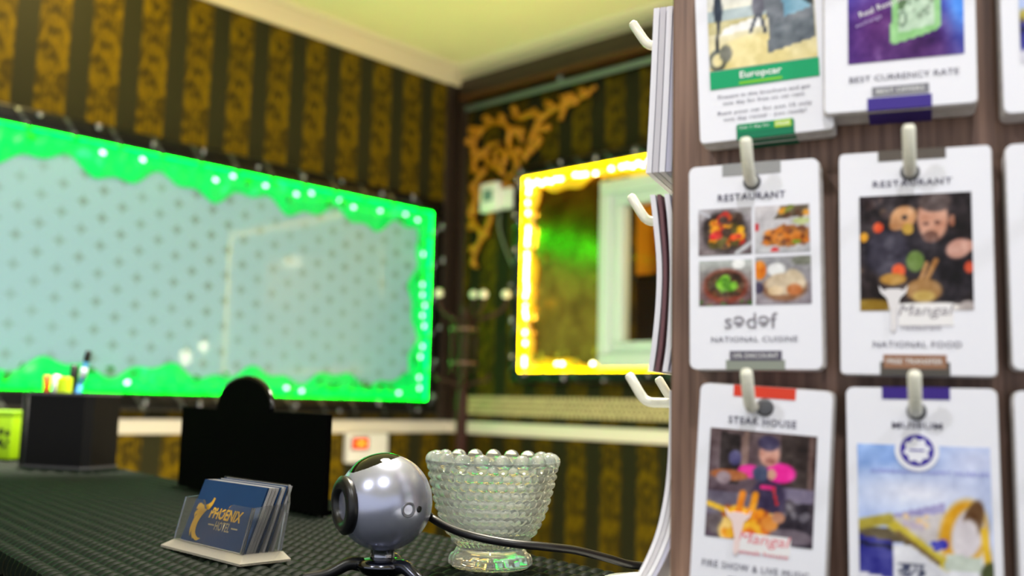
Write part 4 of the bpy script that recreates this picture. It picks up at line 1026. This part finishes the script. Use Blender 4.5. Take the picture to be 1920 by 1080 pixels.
def pic_chef(p):
    p.grad((40, 28, 30), (34, 26, 32)); p.spots(26, (0, .3, 1, 1), (.02, .05), [(60, 44, 46), (48, 34, 40), (80, 60, 50)])
    p.ell(.4, .5, .42, .22, (30, 24, 34)); p.ell(.8, .35, .25, .3, (28, 22, 30)); p.ell(.25, .5, .2, .2, (46, 42, 58))
    p.ell(.66, .78, .135, .19, (204, 150, 128)); p.ell(.68, .93, .15, .09, (74, 60, 60)); p.ell(.6, .74, .03, .02, (120, 80, 70)); p.ell(.7, .75, .03, .02, (120, 80, 70)); p.ell(.64, .63, .07, .05, (120, 84, 74)); p.ell(.83, .76, .025, .05, (170, 120, 100))
    p.ell(.4, .80, .12, .10, (206, 150, 104), .3); p.ell(.33, .74, .06, .05, (190, 140, 100)); p.ell(.44, .70, .05, .05, (190, 150, 60)); p.ell(.41, .8, .03, .025, (60, 44, 40))
    p.ell(.88, .52, .11, .08, (196, 146, 132), .3); p.ell(.96, .54, .06, .05, (204, 154, 140))
    p.ell(.17, .72, .045, .045, (222, 80, 40)); p.ell(.04, .64, .04, .04, (226, 160, 40)); p.ell(.35, .34, .06, .06, (226, 84, 40)); p.ell(.3, .27, .12, .05, (170, 120, 40)); p.ell(.97, .36, .04, .05, (210, 80, 50)); p.ell(.5, .42, .08, .09, (104, 130, 64)); p.line(.56, .2, .68, .42, .03, (170, 120, 70)); p.line(.52, .2, .6, .4, .02, (190, 140, 90))
    p.ell(.57, .17, .16, .1, (160, 116, 66)); p.ell(.57, .12, .1, .05, (200, 170, 100)); p.ell(.1, .04, .2, .06, (150, 120, 40)); p.ell(.6, .02, .34, .05, (226, 220, 218)); p.ell(.95, .02, .08, .06, (180, 170, 170))
def pic_fire(p):
    p.grad((84, 66, 84), (104, 86, 88)); p.poly([(.1, .5), (.3, .5), (.3, .95), (.1, .98)], (44, 34, 34)); p.poly([(.66, .4), (1, .4), (1, 1), (.68, 1)], (58, 46, 44)); p.poly([(.3, .6), (.36, .6), (.38, 1), (.32, 1)], (150, 124, 118)); p.poly([(.92, .4), (.97, .4), (.98, 1), (.93, 1)], (110, 88, 84))
    p.poly([(0, .2), (1, .25), (1, .42), (0, .42)], (112, 104, 122)); p.ell(.25, .74, .06, .07, (90, 86, 130)); p.poly([(.7, .38), (1, .4), (1, .52), (.7, .52)], (120, 110, 136)); p.poly([(.55, 0), (1, 0), (1, .4), (.7, .36)], (46, 38, 50)); p.spots(10, (.72, .25, .98, .38), (.02, .05), [(110, 104, 116), (70, 60, 70)])
    p.ell(.58, .38, .16, .22, (58, 46, 78)); p.ell(.68, .64, .14, .09, (240, 40, 160)); p.ell(.4, .63, .12, .06, (236, 50, 160)); p.ell(.5, .62, .08, .07, (72, 80, 110)); p.ell(.57, .8, .095, .11, (208, 152, 136)); p.ell(.56, .9, .1, .07, (60, 52, 84)); p.ell(.58, .74, .05, .03, (170, 110, 100)); p.ell(.6, .62, .04, .05, (214, 160, 140)); p.line(.52, .5, .62, .5, .025, (226, 40, 130)); p.line(.62, .5, .66, .36, .015, (190, 40, 50)); p.ell(.2, .58, .18, .05, (170, 96, 50)); p.ell(.15, .55, .07, .06, (150, 130, 140))
    p.ell(.3, .12, .34, .12, (104, 92, 96)); p.spots(40, (.2, .04, .62, .28), (.04, .09), [(244, 150, 20), (250, 190, 50), (226, 100, 20), (250, 210, 120), (180, 80, 30)]); p.line(.3, .2, .34, .42, .04, (240, 140, 30)); p.line(.42, .2, .46, .42, .04, (244, 160, 30)); p.line(.02, .3, .24, .24, .03, (240, 190, 40)); p.ell(.6, .18, .08, .07, (226, 140, 50)); p.ell(.8, .08, .2, .07, (112, 100, 112)); p.ell(.68, .24, .06, .05, (190, 130, 100))
def pic_museum(p):
    p.grad((206, 208, 240), (150, 184, 246)); p.ell(.5, .68, .5, .12, (226, 228, 246), soft=.8); p.ell(.9, .9, .35, .2, (205, 212, 244), soft=.8); p.poly([(0, 0), (1, 0), (1, .16), (0, .18)], (216, 214, 228))
    p.poly([(.26, .05), (.97, .1), (.97, .3), (.26, .32)], (226, 226, 236)); p.poly([(.3, .1), (.5, .11), (.5, .2), (.3, .2)], (60, 66, 96)); p.spots(10, (.3, .1, .5, .2), (.01, .02), [(226, 226, 236)])
    p.poly([(0, .12), (.26, .08), (.26, .36), (0, .38)], (48, 48, 140)); p.poly([(0, .3), (.26, .28), (.26, .31), (0, .33)], (20, 20, 60)); p.poly([(0, .37), (.3, .33), (.5, .3), (.25, .42), (0, .44)], (104, 92, 70))
    p.poly([(.2, .5), (.66, .6), (.7, .36), (.4, .34)], (206, 198, 200)); p.poly([(.25, .52), (.66, .62), (.66, .55), (.3, .5)], (156, 150, 200)); p.spots(10, (.35, .42, .62, .52), (.015, .03), [(226, 190, 140), (196, 180, 200), (230, 200, 160)])
    p.ell(.79, .42, .17, .23, (222, 160, 22), -.35); p.ell(.82, .42, .115, .18, (214, 204, 214), -.35); p.ell(.86, .5, .07, .15, (110, 78, 48), -.35); p.ell(.80, .38, .09, .14, (222, 214, 222), -.35); p.line(.94, .44, .97, .16, .035, (226, 180, 30))
    p.line(.22, .48, .66, .2, .045, (206, 186, 60)); p.line(.0, .44, .24, .49, .045, (176, 160, 60)); p.line(.3, .4, .6, .21, .02, (120, 96, 60)); p.poly([(.64, .17), (.92, .17), (.92, .26), (.66, .28)], (196, 206, 196)); p.poly([(.56, .28), (.68, .32), (.66, .37), (.55, .36)], (70, 70, 190)); p.ell(.98, .14, .08, .1, (70, 78, 44))

# ---- cards. local frame of a pack: origin at the hook hole on the board, x right, y into the board, z up
INK = M_INK; MWHITE = mat('white_print', (240, 240, 240), 0.5)
def pack(label, hx_, hz_, tilt, w, top, bot, xoff, notch=None, tab=None, thick=TS, corner=0.003, lean=0.0):
    """a bundle of cards hanging on one hook: w wide, 'top' above and 'bot' below the hole (photo metres)"""
    t = empty('brochure_pack', label, 'brochures', (0, 0, 0), 0)
    t.matrix_world = Matrix.Translation(SLOC) @ Matrix.Rotation(SAZ, 4, 'Z') @ Matrix.Translation(sp_(hx_, 0, hz_)) @ Matrix.Rotation(-tilt, 4, 'Y')
    w, top, bot, xoff = w * S, top * S, bot * S, xoff * S
    xl, xr = xoff - w / 2, xoff + w / 2
    def rr(x0, x1, z0, z1, r):
        o = []
        for (a, b, d) in ((x1 - r, z1 - r, 0), (x0 + r, z1 - r, 90), (x0 + r, z0 + r, 180), (x1 - r, z0 + r, 270)):
            for i in range(4): q_ = math.radians(d + 30 * i); o.append((a + r * math.cos(q_), b + r * math.sin(q_)))
        return o
    # the bundle behind, several loosely squared layers with visible edges
    lay = MB(); ly = -0.0012; n = 9; rn = random.Random(label)
    for i in range(n):
        a = -0.001 - (thick - 0.0025) * i / n; b = -0.001 - (thick - 0.0025) * (i + 0.86) / n
        dx, dz = rn.uniform(-.0008, .0008), rn.uniform(-.0006, .0006)
        lay.prism([(x + dx, z + dz) for x, z in rr(xl, xr, -bot, top, corner)], b, a)
    lay.build('card_bundle', M_CARDEDGE, t)
    fc = MB().prism(rr(xl, xr, -bot, top, corner), -thick, -thick + 0.0015).build('front_card', M_CARD, t)
    MB().lathe([(0.0046 * S, 0), (0.0046 * S, 0.0006), (0.0034 * S, 0.0008)], 16, xf=Matrix.Translation((0, -thick, 0)) @ Matrix.Rotation(PI / 2, 4, 'X')).build('hole_ring', M_RIVET, t)
    yp = -thick - 0.0003
    if notch:   # coloured band at the top edge
        x0_, x1_, hgt, c = notch
        MB().box((x0_ * S, yp, top - hgt * S), (x1_ * S, -0.001, top + 0.0003)).build('top_tab', flat('tab_ink', c), t)
    if tab:     # coloured band wrapping the bottom edge
        x0_, x1_, hgt, c = tab
        MB().box((x0_ * S, yp, -bot - 0.0003), (x1_ * S, -0.001, -bot + hgt * S)).build('bottom_tab', flat('tab_ink', c), t)
    t['_y'] = yp
    def TX(s, w_, m, x, z, h=None, rot=0.0, **k): return text(s, w_ * S, m, fc, x * S, z * S, yp - 0.00025, None if h is None else h * S, rot, **k)
    def PC(x0_, x1_, z0_, z1_, fn, seed=1, n=44): return picture(fc, x0_ * S, x1_ * S, z0_ * S, z1_ * S, yp, fn, seed, n)
    def RC(x0_, x1_, z0_, z1_, c, name='printed_band', dy=0.0): return MB().box((x0_ * S, yp - 0.0001 - dy, z0_ * S), (x1_ * S, yp + 0.0002, z1_ * S)).build(name, flat('band_ink', c), fc)
    del t['_y']
    return fc, TX, PC, RC

# row 1, left: car hire
t, TX, PC, RC = pack('white car hire brochures with green band, top left of front face', 0.0485, 0.356, 0.038, 0.0692, 0.014, 0.0945, 0.0035, None, (-0.0115, 0.0185, 0.0072, (0, 118, 82)), corner=0.002)
PC(-0.0245, 0.032, -0.055, 0.0, pic_bikes, 5, 56); RC(-0.0245, 0.0325, -0.0655, -0.0555, (0, 160, 104))
TX('Europcar', 0.022, MWHITE, 0.0025, -0.0598, 0.0048, bold=.02); RC(-0.009, 0.0135, -0.0645, -0.063, (120, 196, 40), dy=.0001)
for s, z, w_ in (('Present in this brochure and get', -0.0705, .048), ('one day for free on car rent.', -0.0742, .043), ('Rent your car for just 15 only', -0.0795, .049), ('one day rental - you ready!', -0.0832, .043)): TX(s, w_, INK, 0.0035, z, 0.0024)
RC(-0.0110, 0.0180, -0.0908, -0.0865, (0, 140, 90)); TX('Get 1 day for', 0.016, MWHITE, -0.002, -0.0887, 0.0018); RC(0.0085, 0.017, -0.0905, -0.0868, (170, 205, 10), dy=.0001); TX('FREE', 0.007, MWHITE, 0.0128, -0.0887, 0.0018)
# row 1, right: currency
t, TX, PC, RC = pack('white currency exchange brochures with purple picture on front face', 0.126, 0.356, -0.008, 0.0708, 0.014, 0.0868, -0.0037, None, (-0.0185, 0.0115, 0.006, (62, 44, 140)), thick=TS * 1.25, corner=0.002)
PC(-0.0275, 0.0265, -0.062, 0.0, pic_cash, 6, 56); TX('Real Response', 0.026, MWHITE, -0.0095, -0.033, 0.004, rot=.32); TX('exchange', 0.013, flat('pale_lilac_ink', (190, 170, 220)), -0.0175, -0.0405, .0028, rot=.32)
TX('BEST CURRENCY RATE', 0.051, INK, -0.0015, -0.0705, 0.0030); RC(-0.0162, 0.0103, -0.0800, -0.0752, (128, 128, 138)); TX('BEST OFFERS', 0.022, MWHITE, -0.003, -0.0776, 0.0022)
# row 2, left: restaurant with four dishes
t, TX, PC, RC = pack('white restaurant brochures with four food pictures on front face', 0.0485, 0.2375, 0.008, 0.0672, 0.0102, 0.0990, 0.0002, (-0.0155, 0.0148, 0.0062, (150, 150, 152)), (-0.0145, 0.0155, 0.0048, (140, 146, 136)))
for (x0_, x1_, z0_, z1_, fn) in ((-0.0285, -0.0005, -0.0385, -0.0135, pic_pan), (0.0012, 0.0290, -0.0385, -0.0135, pic_fish), (-0.0283, -0.0005, -0.0655, -0.0415, pic_salad), (0.0012, 0.0292, -0.0655, -0.0405, pic_bread)): PC(x0_, x1_, z0_, z1_, fn, 9, 34)
TX('RESTAURANT', 0.035, INK, -0.0005, -0.0078, 0.0038, spacing=1.1, bold=.01); TX('s\u0259d\u0259f', 0.027, flat('warm_grey_ink', (140, 136, 146)), -0.0015, -0.0738, 0.0082, spacing=0.95, bold=.003); TX('NATIONAL CUISINE', 0.044, INK, 0.0, -0.0835, 0.0028, spacing=1.1)
RC(-0.0125, 0.0140, -0.0946, -0.0895, (92, 88, 104)); TX('10% DISCOUNT', 0.023, MWHITE, 0.0008, -0.092, 0.0024)
# row 2, right: restaurant with cook
t, TX, PC, RC = pack('white restaurant brochures with dark picture of a cook on front face', 0.126, 0.2375, -0.006, 0.0700, 0.0112, 0.1010, 0.0015, (-0.0148, 0.0165, 0.0050, (92, 84, 78)), (-0.0150, 0.0165, 0.0062, (82, 78, 74)), corner=0.002)
PC(-0.0240, 0.0275, -0.0695, -0.0115, pic_chef, 12, 64); TX('RESTAURANT', 0.0365, INK, 0.0008, -0.0055, 0.0032, spacing=1.1, bold=.01)
MLOGO = flat('grey_logo_ink', (146, 140, 150)); RC(-0.0065, 0.0185, -0.0770, -0.0662, (238, 235, 238)); TX('Mangal', 0.025, MLOGO, 0.0062, -0.0702, 0.0068, shear=.25); TX('restaurant', 0.018, MLOGO, 0.004, -0.0780, .0022)
def bull(par, c, xc_, zt_, yq):
    mb = MB(); pl = [(-.006, 0), (-.0068, .0035), (-.0045, .001), (-.0025, .0018), (.0025, .0018), (.0045, .001), (.0068, .0035), (.006, 0), (.003, -.003), (.0016, -.010), (.0012, -.018), (-.0004, -.020), (-.0016, -.018), (-.0014, -.010), (-.003, -.003)]
    mb.prism([((xc_ + x) * S, (zt_ + z) * S) for x, z in pl], yq - 0.0004, yq + 0.0002); return mb.build('printed_emblem', c, par)
bull(t, flat('pale_emblem_ink', (226, 222, 226)), -0.0085, -0.0605, -TS - 0.0005); RC(-0.0092, -0.0080, -0.0800, -0.0695, (170, 164, 172)); TX('NATIONAL FOOD', 0.040, INK, 0.0018, -0.0862, 0.0030, spacing=1.1)
RC(-0.0135, 0.0150, -0.0980, -0.0912, (150, 108, 84)); TX('FREE TRANSFER', 0.025, MWHITE, 0.0006, -0.0945, 0.0025)
# row 3, left: steak house
t, TX, PC, RC = pack('white steak house brochures with red tab, bottom left of front face', 0.0545, 0.119, -0.055, 0.0665, 0.0102, 0.1000, -0.0003, (-0.0162, 0.0150, 0.0055, (216, 62, 40)), (-0.0145, 0.0155, 0.0055, (140, 40, 40)))
PC(-0.0270, 0.0265, -0.0680, -0.0125, pic_fire, 21, 64); TX('STEAK HOUSE', 0.034, INK, -0.001, -0.0075, 0.0037, spacing=1.15, bold=.012)
RED = flat('red_logo_ink', (234, 128, 140)); RC(-0.010, 0.016, -0.0735, -0.064, (238, 235, 238)); TX('Mangal', 0.026, RED, 0.003, -0.0672, 0.0070, shear=.25); TX('steak house', 0.024, RED, 0.003, -0.0735, .0022); bull(t, flat('pale_red_ink', (238, 214, 212)), -0.0105, -0.056, -TS - 0.0005)
TX('FIRE SHOW & LIVE MUSIC', 0.053, INK, -0.001, -0.0815, 0.0034, spacing=1.1); RC(-0.014, 0.0145, -0.0925, -0.087, (70, 60, 96))
# row 3, right: museum
t, TX, PC, RC = pack('white museum brochures with purple tab and building picture on front face', 0.1265, 0.119, 0.003, 0.0675, 0.0112, 0.1000, 0.0015, (-0.0155, 0.0150, 0.0056, (56, 34, 130)), (-0.0145, 0.0155, 0.0055, (56, 34, 130)))
PC(-0.0275, 0.0315, -0.0860, -0.0165, pic_museum, 31, 64); TX('MUSEUM', 0.0225, INK, 0.0, -0.0070, 0.0030, spacing=1.05, bold=.01); TX('AZERBAIJAN CARPET MUSEUM', 0.052, flat('violet_sky_ink', (140, 140, 214)), 0.0045, -0.0295, 0.0024)
def star(par, xc_, zc_, y):
    VIO = flat('violet_badge_ink', (66, 50, 160)); WH = M_CARD
    def disc(r, yy, m, nm, n=28): MB().prism([((xc_ + r * math.cos(2 * PI * i / n)) * S, (zc_ + r * math.sin(2 * PI * i / n)) * S) for i in range(n)], yy, yy + 0.0002).build(nm, m, par)
    disc(0.0100, y - 0.0004, WH, 'badge_ground'); disc(0.0076, y - 0.0006, VIO, 'badge_ring')
    pl = [((xc_ + (0.0064 if i % 2 == 0 else 0.0048) * math.cos(2 * PI * i / 16 + .2)) * S, (zc_ + (0.0064 if i % 2 == 0 else 0.0048) * math.sin(2 * PI * i / 16 + .2)) * S) for i in range(16)]
    MB().prism(pl, y - 0.0008, y - 0.0005).build('badge_star', WH, par)
    MB().box(((xc_ - .0034) * S, y - 0.0010, (zc_ - .0003) * S), ((xc_ + .0034) * S, y - 0.0007, (zc_ + .0004) * S)).build('badge_rule', VIO, par)
star(t, -0.0003, -0.0188, -TS - 0.0004)
# third column, at the edge of the picture
for lab, z, mark in (('white brochures at the right edge of the front face, topmost', 0.356, (120, 110, 160)), ('white brochures at the right edge of the front face, second down', 0.2375, (110, 100, 170)), ('white brochures at the right edge of the front face, third down', 0.119, (120, 110, 160))):
    t, TX, PC, RC = pack(lab, 0.2035, z, 0.0, 0.0690, 0.0105, 0.098 if z < .3 else 0.0925, 0.0, (-0.0155, 0.0150, 0.0056, mark))
    PC(-0.0265, 0.0275, -0.0680, -0.0135, pic_fish if z < .2 else pic_museum, 3, 24)

# ---- brochures on the stand's left side, seen edge-on
def sheet(label, yc_, ztop, prof, th, m, w=0.066, group='brochures hanging on the left side of the stand'):
    """prof: list of (x, z) down the sheet (photo metres, x outwards is negative)"""
    pts = spline([(x, 0, z) for x, z in prof], 5); v = []; n = len(pts)
    for p in pts:
        for (dx, dy) in ((0, -w / 2), (0, w / 2), (th, w / 2), (th, -w / 2)): v.append(sp_(p.x + dx, yc_ + dy, p.z))
    f = [(0, 1, 2, 3), (4 * n - 4, 4 * n - 1, 4 * n - 2, 4 * n - 3)] + [(4 * i + k, 4 * i + (k + 1) % 4, 4 * i + 4 + (k + 1) % 4, 4 * i + 4 + k) for i in range(n - 1) for k in range(4)]
    o = MB().add(v, f).build('brochure', m); o.location = SLOC; o.rotation_euler = (0, 0, SAZ)
    tag(o, label, 'brochure', group); return o
FROM = ('outermost white', 'second from outside, grey', 'third from outside, white', 'fourth from outside, bluish', 'fifth from outside, white', 'innermost grey')
M_SIDE = (M_CARD, mat('pale_grey_card', (206, 204, 214), 0.6), M_CARD, mat('bluish_card', (190, 190, 214), 0.6))
for i in range(6):
    x = -0.0225 + 0.0042 * i
    sheet(FROM[i] + ' brochure on the upper left hook, seen edge-on', 0.075, 0.37, [(x + .0005, 0.368), (x - 0.0005, 0.34), (x - 0.002, 0.30), (x - 0.0038, 0.262)], 0.0036, M_SIDE[i % 4], group='brochures on the upper left hook')
for i in range(5):
    x = -0.0225 + 0.0045 * i; bow = 0.0035 - 0.0004 * i
    sheet(FROM[i] + ' brochure bowed on the middle left hook, seen edge-on' if i != 1 else 'thin maroon brochure bowed on the middle left hook, seen edge-on', 0.075, 0.25, [(x - 0.001, 0.248), (x + 0.001, 0.232), (x + bow, 0.205), (x + bow - .0004, 0.18), (x + 0.0008, 0.155), (x - 0.0015, 0.139)], 0.0032 if i != 1 else 0.0022, M_SIDE[i % 4] if i != 1 else mat('maroon_cover', (110, 70, 78), 0.5), group='brochures on the middle left hook')
for i in range(4):
    x = 0.0030 * i
    sheet(FROM[i] + ' brochure on the lower left hook, its foot curling outwards', 0.075, 0.13, [(-0.0105 + x, 0.128), (-0.0108 + x, 0.10), (-0.0118 + x, 0.08), (-0.0140 + x, 0.062), (-0.0185 + x, 0.043), (-0.0260 + x, 0.025), (-0.0345 + x, 0.0105)], 0.0026, M_SIDE[i % 4], group='brochures on the lower left hook')
